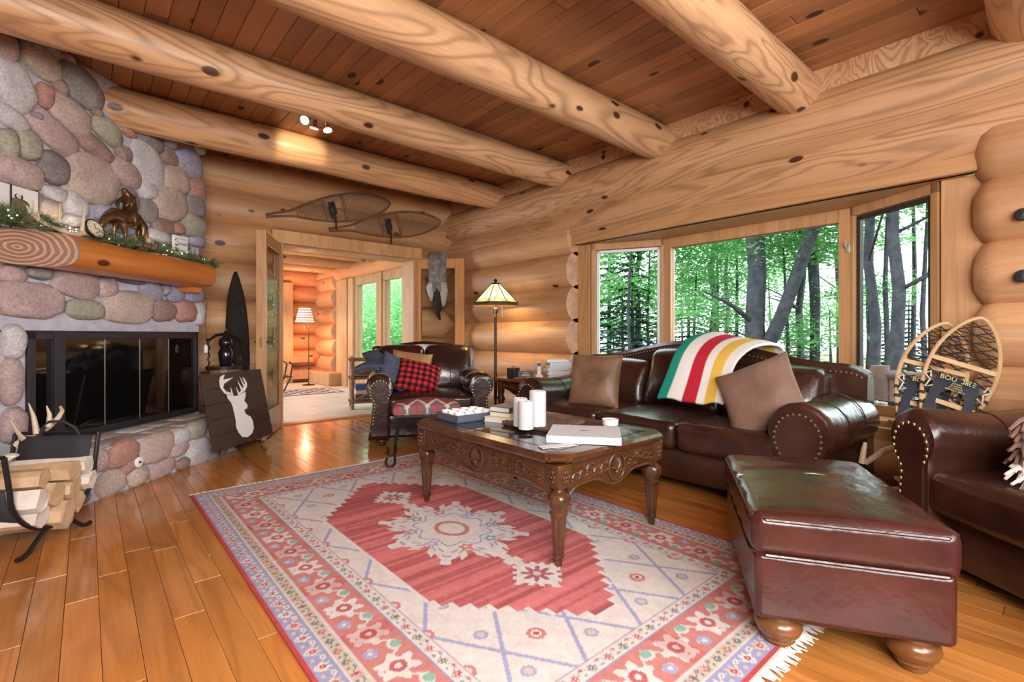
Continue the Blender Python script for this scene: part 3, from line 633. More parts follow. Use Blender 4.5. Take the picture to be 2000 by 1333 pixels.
# long axis to local X so the grain follows it
rot45 = rotz(-PI/4); b.add([rot45 @ p for p in V], Fm); o = b.build('log', M_MANT, man); o.rotation_euler = (0, 0, PI/4)
e0 = V[:28]; yc = sum(p.y for p in e0)/28; xm = min(p.x for p in e0)
b = MB(); b.add([(p.x-xm, p.y-yc, p.z-Zm0) for p in e0], [tuple(range(28))]); o = b.build('cut_end', M_MEND, man, smooth=False); o.location = (xm, yc-.001, Zm0)
b = MB(); b.box((4.1, CF+.02, 1.43), (4.19, CF+.2, 1.475), MF); b.build('bracket', M_MANT, man, smooth=False)
# ================================================================ LEATHER SEATING
def arm_profile(h, wd, base=.07):
    """outline (x outward, z) of a rolled arm, anticlockwise from inner bottom"""
    r = wd*.47; cx, cz = wd*.02, h-r; pts = [(wd*.42, base), (wd*.36, base+.10), (wd*.26, h-2*r-.02), (wd*.30, h-2*r+.03)]
    for k in range(15):
        a = math.radians(-42+k*(264/14)); pts.append((cx+r*math.cos(a), cz+r*math.sin(a)))
    pts += [(-wd*.32, h-2*r+.02), (-wd*.32, base)]
    return pts[::-1]
def nails(mb, pts, y, gap=.034, r=.0085, axis='y'):
    acc = 0; P = [Vector((a, b)) for a, b in pts]
    for a, b_ in zip(P, P[1:]):
        L = (b_-a).length; t = gap-acc
        while t < L:
            q = a+(b_-a)*t/L; mb.sphere((q.x, y, q.y) if axis == 'y' else q, (r, r*.7, r), 8, 4); t += gap
        acc = (acc+L) % gap
def offset_poly(pts, d):
    out = []; n = len(pts)
    for i in range(n):
        a, b_, c = Vector(pts[i-1]), Vector(pts[i]), Vector(pts[(i+1) % n]); t = (c-a).normalized(); nn = Vector((-t.y, t.x)); out.append(tuple(b_+nn*d))
    return out
def arched(x, W, hs, hm):        # top of the back
    t = abs(x)/(W/2); return hs+(hm-hs)*(.5+.5*math.cos(PI*min(1, t*1.15))) - (.10*max(0, (t-.86)/.14)**2)
def seating(name, loc, rz, label, cat, W, D, arm_h, arm_w, seats, backs, hs, hm, m, foot='bun', group=None, seat_h=.47, arm_only=None, piping=True, loose=True):
    e = empty(name, loc, rz, label, cat, group); y0, y1 = -D/2, D/2; xi = W/2-arm_w*.72
    b = MB(); b.rbox((-xi-.05, y0+.07, .07), (xi+.05, y1-.05, .30), .03, 2, (8, 4, 2)); b.build('base', m, e)
    n = seats; w = 2*xi/n
    for i in range(n):
        x0 = -xi+i*w
        def puff(p, x0=x0, w=w):
            u = (p.x-x0-w/2)/(w/2); v = (p.y-(y0+.37*D))/(D*.37)
            k = max(0, 1-u*u)*max(0, 1-v*v)
            if p.z > seat_h-.06: p.z += .03*k+.006*mnoise.noise(p*6)
            p.y -= .012*max(0, 1-u*u) if p.y < y0+.1 else 0; return tuple(p)
        b = MB(); b.rbox((x0+.003, y0-.005, .285), (x0+w-.003, y1-.22, seat_h), .05, 4, (8, 8, 2), fn=puff); c = b.build('seat_cushion', m, e)
        b = MB(); zz = seat_h-.035; b.tube([(x0+.03, y1-.3, zz), (x0+.008, y0+.05, zz), (x0+.05, y0-.006, zz), (x0+w-.05, y0-.006, zz), (x0+w-.008, y0+.05, zz), (x0+w-.03, y1-.3, zz)], .004, 6); b.build('piping', m, c)
    # back frame, arched
    N = 36; v = []; f = []
    for i in range(N+1):
        x = -W/2+.05+(W-.1)*i/N; zt = arched(x, W, hs, hm)
        ys = [(y1-.16, .2), (y1-.15, zt-.10), (y1-.14, zt-.03), (y1-.10, zt), (y1-.04, zt-.005), (y1, zt-.05), (y1+.01, zt-.2), (y1, .1)]
        v += [(x, yy, zz) for yy, zz in ys]
    for i in range(N):
        for k in range(7): f.append((i*8+k, (i+1)*8+k, (i+1)*8+k+1, i*8+k+1))
    f += [tuple(range(8)), tuple(N*8+k for k in range(8))[::-1]]
    b = MB(); b.add(v, f); bk = b.build('back_frame', m, e)
    if loose:
        b = MB(); pts = [(-W/2+.06+(W-.12)*i/60, arched(-W/2+.06+(W-.12)*i/60, W, hs, hm)-.055) for i in range(61)]; nails(b, pts, y1-.158, .03, .008); b.build('nailhead_trim', M_BRASS, bk)
    n = backs; xb_ = xi if loose else W/2-.10; w = 2*xb_/n
    for i in range(n):
        xm = -xb_+(i+.5)*w; top = min(arched(xm, W, hs, hm), arched(xm+w*.3, W, hs, hm)+.04)-(.085 if loose else .03)
        def puff2(p, xm=xm, w=w, top=top):
            u = (p.x-xm)/(w/2); v = (p.z-(seat_h+top)/2)/((top-seat_h)/2); k = max(0, 1-u*u)*max(0, 1-v*v)
            wr = .012*mnoise.noise(Vector((p.x*5, p.z*2.5, i*3.0)))+.008*math.sin(p.x*38+p.z*12)*max(0, v)*k
            if p.y < y1-.25: p.y -= .075*k+wr
            p.z += .02*(1-u*u) if v > .7 else 0
            p.y += .16*(p.z-seat_h)/.5; return tuple(p)
        b = MB(); b.rbox((xm-w/2+.003, y1-.40, seat_h-.03), (xm+w/2-.003, y1-.2, top), .065, 4, (10, 3, 10), fn=puff2); c = b.build('back_cushion', m, e)
        b = MB(); b.tube([(xm, y1-.2, top-.0), (xm, y1-.36+.1, top-.03), (xm, y1-.462+.08, top-.17), (xm, y1-.476+.05, (top+seat_h)/2), (xm, y1-.45, seat_h+.05)], .003, 5); b.build('seam', m, c)
    # arms
    for sx in ((-1, 1) if arm_only is None else arm_only):
        pr = arm_profile(arm_h, arm_w); pr = [(sx*p[0], p[1]) for p in pr]
        X0 = sx*(W/2-arm_w*.5); b = MB(); n_ = len(pr); rings = []
        for (yy, sc) in ((y0-.005, .93), (y0+.012, .985), (y0+.03, 1), (y0+.06, 1.0), (y0+D*.3, 1.0), (y0+D*.55, 1), (y1-.12, 1), (y1-.03, .97)):
            cz = arm_h*.55; rings.append([(X0+p[0]*sc, yy, cz+(p[1]-cz)*sc + (0.012*math.sin(yy*9) if p[1] > arm_h*.6 else 0)) for p in pr])
        v = [p for r in rings for p in r]; f = []
        for i in range(len(rings)-1):
            for k in range(n_): l = (k+1) % n_; f.append((i*n_+k, i*n_+l, (i+1)*n_+l, (i+1)*n_+k))
        f += [tuple(range(n_))[::-1], tuple((len(rings)-1)*n_+k for k in range(n_))]
        b.add(v, f); a = b.build('arm', m, e, angle=50)
        ins = [(X0+p[0]*.72, arm_h*.52+(p[1]-arm_h*.52)*.84) for p in pr]
        b = MB(); b.prism(ins, y0-.016, y0+.0); b.build('arm_panel', m, a)
        b = MB(); nl = [p for p in ins if p[1] > .16]; ord_ = ins[1:-1]; nails(b, ord_ + [ord_[-1]], y0-.016, .031, .009); b.build('nailhead_trim', M_BRASS, a)
        b = MB()
        for q in (.33, .62): yy = y0+D*q; b.tube([(X0+p[0]*1.006, yy, p[1]+.002+.012*math.sin(yy*9)) for p in pr if p[1] > arm_h*.5], .0035, 5)
        b.build('seam', m, a)
    for sx in (-1, 1):
        for yy in (y0+.12, y1-.12):
            b = MB(); X = sx*(W/2-arm_w*.55)
            b.lathe([(.03, 0), (.036, .012), (.03, .022), (.045, .03), (.06, .045), (.058, .06), (.04, .07), (.05, .085)], 16, T(X, yy, 0)); b.build('foot', M_DKWOOD, e)
    return e
sofa = seating('leather_sofa', (3.43, 2.07, 0), -PI/2, 'dark brown leather three seat sofa with arched nailhead back under the window', 'sofa', 2.5, 1.0, .67, .35, 3, 3, .86, 1.01, M_LEATHER2)
RC = math.radians(-26)
chair1 = seating('leather_armchair', (2.70, 4.46, 0), RC, 'wide dark brown leather armchair in front of the right glass door', 'armchair', 1.22, .98, .68, .27, 1, 2, .93, .98, M_LEATHER, loose=False)
chair2 = seating('leather_chair', (2.84, -.25, 0), math.radians(-129), 'brown leather chair at the right edge behind the ottoman', 'armchair', 1.30, 1.0, .715, .26, 1, 1, .93, .98, M_LEATHER2, loose=False)
# ---- ottoman
OA = math.atan2(.414, .69); oc = (Vector((1.70, .697, 0))+Vector((2.62, .643, 0)))/2
ott = empty('leather_ottoman', (oc.x, oc.y, 0), OA, 'big burgundy brown leather ottoman on bun feet in the foreground', 'ottoman')
HX, HY = .42, .275
M_OTT = mottled('burgundy_leather', (.036, .009, .0085), (.068, .018, .016), .25, 4, .35, 7, .6, 3, .1, bdist=.02)
b = MB(); b.rbox((-HX, -HY, .115), (HX, HY, .335), .025, 3, (6, 6, 3)); b.build('box', M_OTT, ott)
def op(p):
    u = p.x/HX; v = p.y/HY; k = max(0, 1-u*u)*max(0, 1-v*v)
    if p.z > .44: p.z += .028*k+.006*mnoise.noise(Vector((p.x*9, p.y*3, 0)))
    if abs(v) > .93 and p.z < .46: p.y += .003*math.sin(p.x*34+math.sin(p.x*9)*2)*(1 if v > 0 else -1)
    return tuple(p)
b = MB(); b.rbox((-HX-.012, -HY-.012, .325), (HX+.012, HY+.012, .47), .04, 4, (24, 12, 3), fn=op); top = b.build('cushion', M_OTT, ott)
for zz in (.333, .448):
    b = MB(); b.tube([(sx*(HX+.008-q), sy*(HY+.008-w_), zz) for sx, sy, q, w_ in ((-1, -1, 0, .04), (-1, -1, .04, 0), (1, -1, .04, 0), (1, -1, 0, .04), (1, 1, 0, .04), (1, 1, .04, 0), (-1, 1, .04, 0), (-1, 1, 0, .04))], .0055, 6, True); b.build('piping', M_OTT, top)
b = MB(); b.tube([(.02, -HY-.014, .335), (.02, -HY-.014, .44), (.02, -HY+.03, .474), (.02, 0, .5), (.02, HY, .47)], .0035, 5); b.build('seam', M_OTT, top)
M_BUN = mottled('turned_oak_foot', (.11, .042, .014), (.19, .075, .024), .25, 5, .1, 20, .5, 3, .3)
for sx in (-1, 1):
    for sy in (-1, 1):
        b = MB(); b.lathe([(.032, 0), (.04, .006), (.042, .018), (.052, .026), (.05, .034), (.066, .05), (.074, .07), (.07, .09), (.058, .1), (.06, .108), (.06, .118)], 24, T(sx*(HX-.085), sy*(HY-.085), 0)); b.build('foot', M_BUN, ott)

# ================================================================ RUG
RX0, RX1, RY0, RY1 = .51, 2.45, .64, 3.75
def rug_colors(nx, ny):
    W, H = RX1-RX0, RY1-RY0
    x = (np.arange(nx)/(nx-1)*W)[None, :].repeat(ny, 0); y = (np.arange(ny)/(ny-1)*H)[:, None].repeat(nx, 1)
    cx, cy = W/2, H/2; ex = cx-abs(x-cx); ey = cy-abs(y-cy); e = np.minimum(ex, ey)
    rg = np.random.default_rng(4)
    def sm(a, n):
        for _ in range(n): a = (a+np.roll(a, 1, 0)+np.roll(a, -1, 0)+np.roll(a, 1, 1)+np.roll(a, -1, 1))/5
        return a
    C = np.zeros((ny, nx, 3)); 
    cream = np.array([.66, .61, .60]); rose = np.array([.47, .125, .135]); pink = np.array([.53, .215, .20]); blue = np.array([.27, .28, .43]); red = np.array([.42, .06, .065]); green = np.array([.14, .24, .20]); lil = np.array([.42, .34, .42]); tanc = np.array([.60, .47, .41])
    def put(mask, c): C[mask] = c
    C[:] = cream
    along = np.where(ex < ey, y, x)       # coordinate running along the border
    def frac(a, p): return (a/p) % 1-.5
    def flowers(e0, e1, per, bgc, petals, scale=1.0, ph=0):
        m = (e >= e0) & (e < e1); C[m] = bgc; w_ = e1-e0; em = (e-e0)/w_-.5
        a = frac(along+ph, per)*per/w_; odd = (np.floor((along+ph)/per) % 2)
        r = np.hypot(a, em); th = np.arctan2(em, a); rr = .30*scale*(1+.28*np.cos(6*th))
        col = np.where(odd[..., None] > 0, petals[0], petals[1])
        k = m & (r < rr); C[k] = col[k]; C[m & (r < .15*scale)] = petals[2]; C[m & (r < .06*scale)] = cream
        # winding vine and leaves
        vine = abs(em-.34*np.sin(2*PI*(along+ph)/per+PI/2)) < .045
        C[m & vine & (r > rr)] = petals[3]
        a2 = frac(along+ph+per/2, per)*per/w_; r2 = np.hypot(a2*1.0, (em-.2)*1.7); C[m & (r2 < .17)] = petals[3]; r3 = np.hypot(a2*1.1, (em+.22)*1.7); C[m & (r3 < .17)] = petals[1]; C[m & (r2 < .07)] = red
    put(e < .012, red*1.15)
    flowers(.012, .085, .095, blue*1.15, [cream, tanc, red, cream], 1.0)
    put((e >= .085) & (e < .092), cream)
    flowers(.092, .135, .07, tanc*.95, [pink, green, red, green], .9)
    put((e >= .135) & (e < .142), cream*.9)
    flowers(.142, .315, .215, pink, [cream, cream*.93, rose, cream*.95], 1.12)
    m = (e >= .142) & (e < .315); t_ = frac(along+.1, .43); C[m & (abs(t_) < .1)] = C[m & (abs(t_) < .1)]*np.array([.92, .72, .72])
    r = np.hypot(frac(along+.1075, .215)*.215, e-.185); C[m & (r < .024)] = blue*1.3; C[m & (r < .009)] = cream
    r = np.hypot(frac(along+.1075, .215)*.215, e-.275); C[m & (r < .02)] = green*1.8
    put((e >= .315) & (e < .322), blue)
    flowers(.322, .375, .08, cream*.97, [pink, green*1.2, red, lil], .85)
    put((e >= .375) & (e < .382), lil)
    # cream field with blue lattice, then the rose hexagon with stepped edges
    fld = e >= .382; C[fld] = cream
    X = x-cx; Y = y-cy; hw = cx-.50; hh = cy-.52
    step = .055
    q = np.floor(abs(Y)/step)*step
    lim = np.where(q < hh-.50, hw, hw-(q-(hh-.50))*.9)
    wv = .012*np.sin(abs(Y)*PI*2/step)
    inner = fld & (abs(X) < lim) & (abs(Y) < hh)
    edge = fld & (abs(X) < lim+.022) & (abs(Y) < hh+.02) & ~inner
    # lattice on the cream
    for s_ in (1, -1):
        d = abs(((X*1.0+s_*Y*.62)/.30) % 1-.5)*.30; C[fld & ~inner & (d < .009)] = blue*1.25
    r = np.hypot(((X+.15)/.3) % 1*.3-.15, ((Y+.12)/.242) % 1*.242-.121); th = np.arctan2(Y, X)
    C[fld & ~inner & (r < .034)] = pink; C[fld & ~inner & (r < .02)] = cream; C[fld & ~inner & (r < .01)] = red
    r = np.hypot(((X)/.3) % 1*.3-.15, ((Y)/.242) % 1*.242-.121); C[fld & ~inner & (r < .026)] = blue*1.3; C[fld & ~inner & (r < .014)] = tanc
    C[edge] = cream*1.03
    strk = sm(rg.normal(size=(ny, 1)).repeat(nx, 1), 6)*1.6; strk += .3*sm(rg.normal(size=(ny, nx)), 2)
    base = rose[None, None, :]*(1+.16*strk[..., None])+np.array([.07, .045, .04])*(strk[..., None] > .12)
    C[inner] = base[inner]
    # medallion: star with stepped outline, pendants
    rr_ = np.hypot(X*1.0, Y*.78); th = np.arctan2(Y*.78, X); star = .30+.045*np.cos(8*th)+.022*np.sign(np.cos(24*th))
    med = inner & (rr_ < star); C[med] = cream*1.02
    C[med & (abs(rr_-star*.80) < .008)] = lil; C[med & (abs(rr_-.075) < .012)] = pink; C[med & (abs(rr_-.17-.02*np.cos(8*th)) < .005)] = blue*1.2
    for k in range(8):
        a = k*PI/4+.4; px_, py_ = .2*math.cos(a), .2*math.sin(a)/.78; d = np.hypot(X-px_, Y-py_); cc = [blue*1.4, pink, green*1.6, lil][k % 4]; C[med & (d < .032+.008*np.cos(5*np.arctan2(Y-py_, X-px_)))] = cc; C[med & (d < .012)] = cream
    for s_ in (1, -1):
        C[inner & (abs(X) < .028+.012*np.sign(np.sin(Y*60))) & (s_*Y > .34) & (s_*Y < .56)] = cream
        d = abs(X)*1.0+abs(Y-s_*.66)*.9; st = .13+.012*np.sign(np.sin(np.arctan2(Y-s_*.66, X)*14)); pm = inner & (d < st); C[pm] = cream; C[inner & (np.hypot(X, Y-s_*.66) < .055+.02*np.cos(8*np.arctan2(Y-s_*.66, X)))] = red*.7+blue*.3; C[inner & (np.hypot(X, Y-s_*.66) < .02)] = tanc
    C *= 1+.07*sm(rg.normal(size=(ny, nx)), 1)[..., None]+.05*sm(rg.normal(size=(ny, nx)), 12)[..., None]*4
    return np.clip(C, .01, .9)
nx, ny = 330, 528
C = rug_colors(nx, ny)
xs = np.linspace(RX0, RX1, nx); ys = np.linspace(RY0, RY1, ny)
co = np.zeros((ny, nx, 3)); co[..., 0] = xs[None, :]; co[..., 1] = ys[:, None]; co[..., 2] = .012
me = bpy.data.meshes.new('rug'); nf = (nx-1)*(ny-1)
me.vertices.add(nx*ny); me.vertices.foreach_set('co', (co-np.array([RX0, RY0, 0])).ravel())
ii = (np.arange(ny-1)[:, None]*nx+np.arange(nx-1)[None, :]).ravel(); fc = np.stack([ii, ii+1, ii+1+nx, ii+nx], 1)
me.loops.add(nf*4); me.loops.foreach_set('vertex_index', fc.ravel().astype(np.int32)); me.polygons.add(nf); me.polygons.foreach_set('loop_start', np.arange(nf, dtype=np.int32)*4); me.polygons.foreach_set('loop_total', np.full(nf, 4, dtype=np.int32))
me.update(); me.validate()
at = me.color_attributes.new('Col', 'FLOAT_COLOR', 'POINT'); buf = np.ones((ny*nx, 4), dtype=np.float32); buf[:, :3] = C.reshape(-1, 3); at.data.foreach_set('color', buf.ravel())
M_RUG = attrmat('wool_rug', .95, .3, 260); me.materials.append(M_RUG)
rug_e = empty('oriental_rug', (RX0, RY0, 0), 0, 'faded rose and cream oriental rug with a floral border', 'rug')
o = bpy.data.objects.new('pile', me); COL.objects.link(o); o.parent = rug_e
b = MB(); W, H = RX1-RX0, RY1-RY0; b.box((0, 0, .001), (W, H, .0115)); b.build('backing', mat('rug_edge', (.45, .07, .07), .9), rug_e, smooth=False)
b = MB(); rf = random.Random(2)
for yy, sg in ((0, -1), (H, 1)):
    x = 0
    while x < W:
        l = rf.uniform(.035, .065); dx = rf.uniform(-.02, .02); b.add([(x, yy-sg*.003, .010), (x+.011, yy-sg*.003, .010), (x+.009+dx, yy+sg*l, .004), (x+.001+dx, yy+sg*l, .004), (x+.005, yy+sg*l*.4, .016)], [(0, 1, 4), (1, 2, 4), (2, 3, 4), (3, 0, 4)]); x += .0095
o = b.build('fringe', mat('fringe_white', (.75, .72, .68), .95), rug_e, smooth=False); o['kind'] = 'stuff'

# ================================================================ CARVED COFFEE TABLE
TX0, TX1, TY0, TY1, TH = 1.53, 2.42, 1.45, 2.73, .51
ct = empty('coffee_table', ((TX0+TX1)/2, (TY0+TY1)/2, .012), 0, 'carved walnut coffee table with fluted legs on the rug', 'table')
hx, hy = (TX1-TX0)/2, (TY1-TY0)/2
def top_poly(hx, hy, c=.075, d=.012):
    P = []
    for sx, sy in ((1, 1), (-1, 1), (-1, -1), (1, -1)):
        q = [(sx*hx, sy*(hy-c-d)), (sx*(hx-d), sy*(hy-c)), (sx*(hx-d-.0), sy*(hy-c+.01)), (sx*(hx-c+.01), sy*(hy-d)), (sx*(hx-c), sy*(hy-d)), (sx*(hx-c-d), sy*hy)]
        P += q if sx*sy > 0 else q[::-1]
    return P
M_TOP = mottled('polished_walnut', (.10, .035, .012), (.19, .07, .024), .16, 6, 0, coat=.5)
def loft(levels, m, name, parent, cap=True):
    b = MB(); n = len(levels[0][0]); v = []; f = []
    for poly, z in levels: v += [(x, y, z) for x, y in poly]
    for i in range(len(levels)-1):
        for k in range(n): l = (k+1) % n; f.append((i*n+k, i*n+l, (i+1)*n+l, (i+1)*n+k))
    f += [tuple(range(n))[::-1], tuple((len(levels)-1)*n+k for k in range(n))]
    b.add(v, f); return b.build(name, m, parent, angle=30)
loft([(top_poly(hx-.03, hy-.03), TH-.05), (top_poly(hx-.008, hy-.008), TH-.04), (top_poly(hx, hy), TH-.028), (top_poly(hx, hy), TH-.014), (top_poly(hx-.012, hy-.012), TH)], M_DKWOOD, 'tabletop', ct)
b = MB(); b.box((-hx+.1, -hy+.1, TH-.001), (hx-.1, hy-.1, TH+.0015)); b.build('inlay_panel', mat('dark_glass_inlay', (.02, .017, .02), .06, spec=.7), ct, smooth=False)
def apron(L, n_=60):
    P = []
    for i in range(n_+1):
        x = -L/2+L*i/n_; t = abs(x)/(L/2); z = .365-.055*math.cos(min(1, t/.55)*PI)*(1 if t < .55 else 1)*.5-.028; z = .352-.05*(.5+.5*math.cos(min(1, t/.5)*PI))-.035*max(0, (t-.72)/.28)**2
        P.append((x, z))
    return P
for k, (L, yo, rz_) in enumerate(((2*hy-.2, hx-.05, PI/2), (2*hy-.2, hx-.05, -PI/2), (2*hx-.2, hy-.05, PI), (2*hx-.2, hy-.05, 0))):
    P = apron(L); M = rotz(rz_); b = MB(); b.prism(P+[(L/2, TH-.05), (-L/2, TH-.05)], -yo-.012, -yo+.012, M); ap = b.build('apron', M_DKWOOD, ct, smooth=False)
    b = MB(); y_ = -yo-.014
    b.tube([(x, y_, z+.006) for x, z in P], .006, 6, M=M)                         # beaded lower edge
    for s_ in (-1, 1):                                                            # scrolls
        x = .085
        while x < L/2-.04:
            r = .024*(1.15-x/L)+.006; zc = .402+.014*math.sin(x*40)
            pts = [(s_*(x+r*1.3*math.cos(a)*(1-a/9)), y_, zc+r*math.sin(a)*(1-a/9)) for a in [q*.45 for q in range(14)]]
            b.tube(pts, [.0085-.0004*q for q in range(14)], 6, M=M)
            b.sphere((s_*(x+.028), y_, zc-.012), (.014, .009, .010), 8, 5, M); x += .052
    # shell cartouche
    for q in range(9):
        a = math.radians(20+q*17.5); b.tube([(0, y_-.006, .375), (.026*math.cos(a), y_-.010, .375+.03*math.sin(a)), (.046*math.cos(a), y_-.004, .375+.055*math.sin(a))], [.003, .006, .005], 6, M=M)
    b.tube([(.062*math.cos(a), y_-.004, .39+.066*math.sin(a)) for a in [q*2*PI/24 for q in range(24)]], .0065, 6, True, M=M)
    b.sphere((0, y_-.008, .365), (.016, .009, .012), 10, 6, M)
    b.build('carving', M_DKWOOD, ap)
leg_prof = [(.016, 0), (.018, .03), (.024, .036), (.026, .045), (.022, .05), (.024, .06), (.037, .225), (.041, .232), (.041, .24), (.036, .246), (.040, .262), (.049, .285), (.052, .305), (.045, .325), (.028, .337), (.026, .345), (.036, .352), (.038, .36)]
def fluted(mb, M, seg=40):
    v = []; f = []; n = len(leg_prof)
    for i in range(seg):
        a = 2*PI*i/seg
        for r, z in leg_prof:
            q = r*(1-.13*(.5+.5*math.cos(a*10))) if .062 < z < .224 or z == .06 and 0 else r
            if .255 < z < .32: q = r*(1+.07*math.cos(a*6))
            v.append((q*math.cos(a), q*math.sin(a), z))
    for i in range(seg):
        j = (i+1) % seg
        for k in range(n-1): f.append((i*n+k, j*n+k, j*n+k+1, i*n+k+1))
    f += [tuple(i*n for i in range(seg))[::-1], tuple(i*n+n-1 for i in range(seg))]; mb.add(v, f, M)
leg_prof = [p for i, p in enumerate(leg_prof)]
lp = []
for (a, b_), (c, d) in zip(leg_prof, leg_prof[1:]):
    lp.append((a, b_))
    if d-b_ > .1: lp += [(a+(c-a)*t, b_+(d-b_)*t) for t in (.04, .08, .5, .92, .96)]
leg_prof = lp+[leg_prof[-1]]
for sx in (-1, 1):
    for sy in (-1, 1):
        b = MB(); fluted(b, T(sx*(hx-.075), sy*(hy-.075), 0)); lg = b.build('leg', M_DKWOOD, ct, angle=35)
        b = MB(); b.bbox((sx*(hx-.075)-.045, sy*(hy-.075)-.045, .355), (sx*(hx-.075)+.045, sy*(hy-.075)+.045, TH-.048), .008)
        for ax in (0, 1):
            for s2 in (-1, 1):
                c = [sx*(hx-.075), sy*(hy-.075), .405]; c[ax] += s2*.046
                for q in range(6):
                    a = q*PI/3; d = [0, 0, 0]; d[1-ax] = .016*math.cos(a); d[2] = .024*math.sin(a); b.sphere((c[0]+d[0], c[1]+d[1], c[2]+d[2]), (.008, .008, .012), 8, 5)
                b.sphere(c, .009, 8, 5)
        b.build('rosette_block', M_DKWOOD, lg)
# ---- end table behind the sofa arm
et = empty('end_table', (3.58, 3.71, 0), 0, 'carved dark wood end table between the armchair and the sofa', 'table')
loft([(top_poly(.33, .33, .05), .57), (top_poly(.34, .34, .05), .585), (top_poly(.33, .33, .05), .605)], M_TOP, 'tabletop', et)
for rz_ in (0, PI/2, PI, -PI/2):
    M = rotz(rz_); b = MB(); P = [(-.25+.5*i/20, .49-.05*(.5+.5*math.cos(PI*min(1, abs(i-10)/7)))) for i in range(21)]; b.prism(P+[(.25, .57), (-.25, .57)], -.295, -.275, M); a = b.build('apron', M_DKWOOD, et, smooth=False)
    b = MB()
    for q in range(-4, 5): b.sphere((q*.05, -.298, .525-.012*(4-abs(q))/2), (.02, .01, .018), 8, 5, M)
    b.build('carving', M_DKWOOD, a)
for sx in (-1, 1):
    for sy in (-1, 1):
        b = MB(); b.lathe([(.018, 0), (.028, .02), (.02, .05), (.035, .3), (.03, .33), (.045, .38), (.03, .42), (.038, .45), (.04, .57)], 14, T(sx*.27, sy*.27, 0)); b.build('leg', M_DKWOOD, et)
# ---- kilim bench with iron legs
kb = empty('kilim_bench', (2.13, 3.53, .012), math.radians(-29), 'small iron bench with a red kilim seat before the armchair', 'bench')
def kil(p):
    u, v = p.x, p.y; s = (v*1.0+abs(((u*3.2) % .5)-.25)*.5); k = int(math.floor(s/.045)) % 7
    return [(.30, .05, .06), (.07, .045, .06), (.26, .09, .10), (.36, .09, .10), (.16, .13, .16), (.62, .55, .46), (.24, .04, .05)][k]
b = MB(); b.rbox((-.27, -.2, .40), (.27, .2, .475), .03, 3, (40, 30, 2), fn=lambda p: (p.x, p.y, p.z+(.045*max(0, 1-(p.x/.27)**2)*max(0, 1-(p.y/.2)**2) if p.z > .44 else 0)))
ks = b.build('seat', attrmat('kilim_weave', .95, .4, 180), kb); paint(ks, kil)
b = MB(); nails(b, [(-.26, .415), (.26, .415)], -.203, .02, .006); b.build('nailhead_trim', M_BRASS, ks)
for sx in (-1, 1):
    for sy in (-1, 1):
        b = MB(); X, Y = sx*.2, sy*.16
        pts = [(X, Y, .41), (X+sx*.02, Y+sy*.01, .3), (X+sx*.055, Y+sy*.03, .16), (X+sx*.05, Y+sy*.03, .06)]
        pts += [(X+sx*(.085-.035*math.cos(a)), Y+sy*.03, .048-.038*math.sin(a)) for a in [q*.5 for q in range(9)]]
        b.tube(pts, .009, 8); b.build('leg', M_IRON, kb)
    b = MB(); b.tube([(sx*.2, -.16, .38), (sx*.15, -.16, .27), (sx*.06, -.16, .34), (0, -.16, .39)], .006, 6); b.build('brace', M_IRON, kb)
b = MB(); b.bbox((-.26, -.19, .385), (.26, .19, .405), .004); b.build('frame', M_IRON, kb, smooth=False)
# ================================================================ LAMPS
M_BRONZE = mat('dark_bronze', (.03, .022, .018), .4, .6)
lamp = empty('floor_lamp', (3.60, 4.43, 0), 0, 'bronze floor lamp with a stained glass shade behind the end table', 'floor lamp')
b = MB(); b.lathe([(0, 0), (.15, 0), (.15, .015), (.11, .03), (.05, .045), (.03, .07), (.02, .1)], 24, cap=False); b.build('base', M_BRONZE, lamp)
b = MB(); b.lathe([(.02, .09), (.016, .3), (.02, .31), (.02, .6), (.016, .61), (.016, 1.3), (.028, 1.31), (.028, 1.36), (.012, 1.37), (.012, 1.5)], 14); b.build('pole', M_BRONZE, lamp)
b = MB(); b.lathe([(.0, 1.66), (.012, 1.655), (.018, 1.67), (.022, 1.69), (.012, 1.705), (0, 1.71)], 12, cap=False); b.build('finial', M_BRONZE, lamp)
for a in (-.05, .06):
    b = MB(); b.tube([(a, -.05, 1.40), (a, -.05, 1.27)], .002, 5); b.sphere((a, -.05, 1.265), .006, 8, 5); b.build('pull_chain', M_BRASS, lamp)
shade = MB(); ringz = [(.052, 1.645), (.265, 1.425), (.275, 1.395)]
NP = 8
glassmats = {}
for nm, c, e_ in (('amber', (.9, .55, .22), 1.2), ('cream', (.95, .85, .5), 1.5), ('dark', (.10, .05, .02), .1), ('green', (.55, .55, .2), .9)):
    glassmats[nm] = mat('art_glass_'+nm, c, .25, emit=c, estr=e_)
sh = None
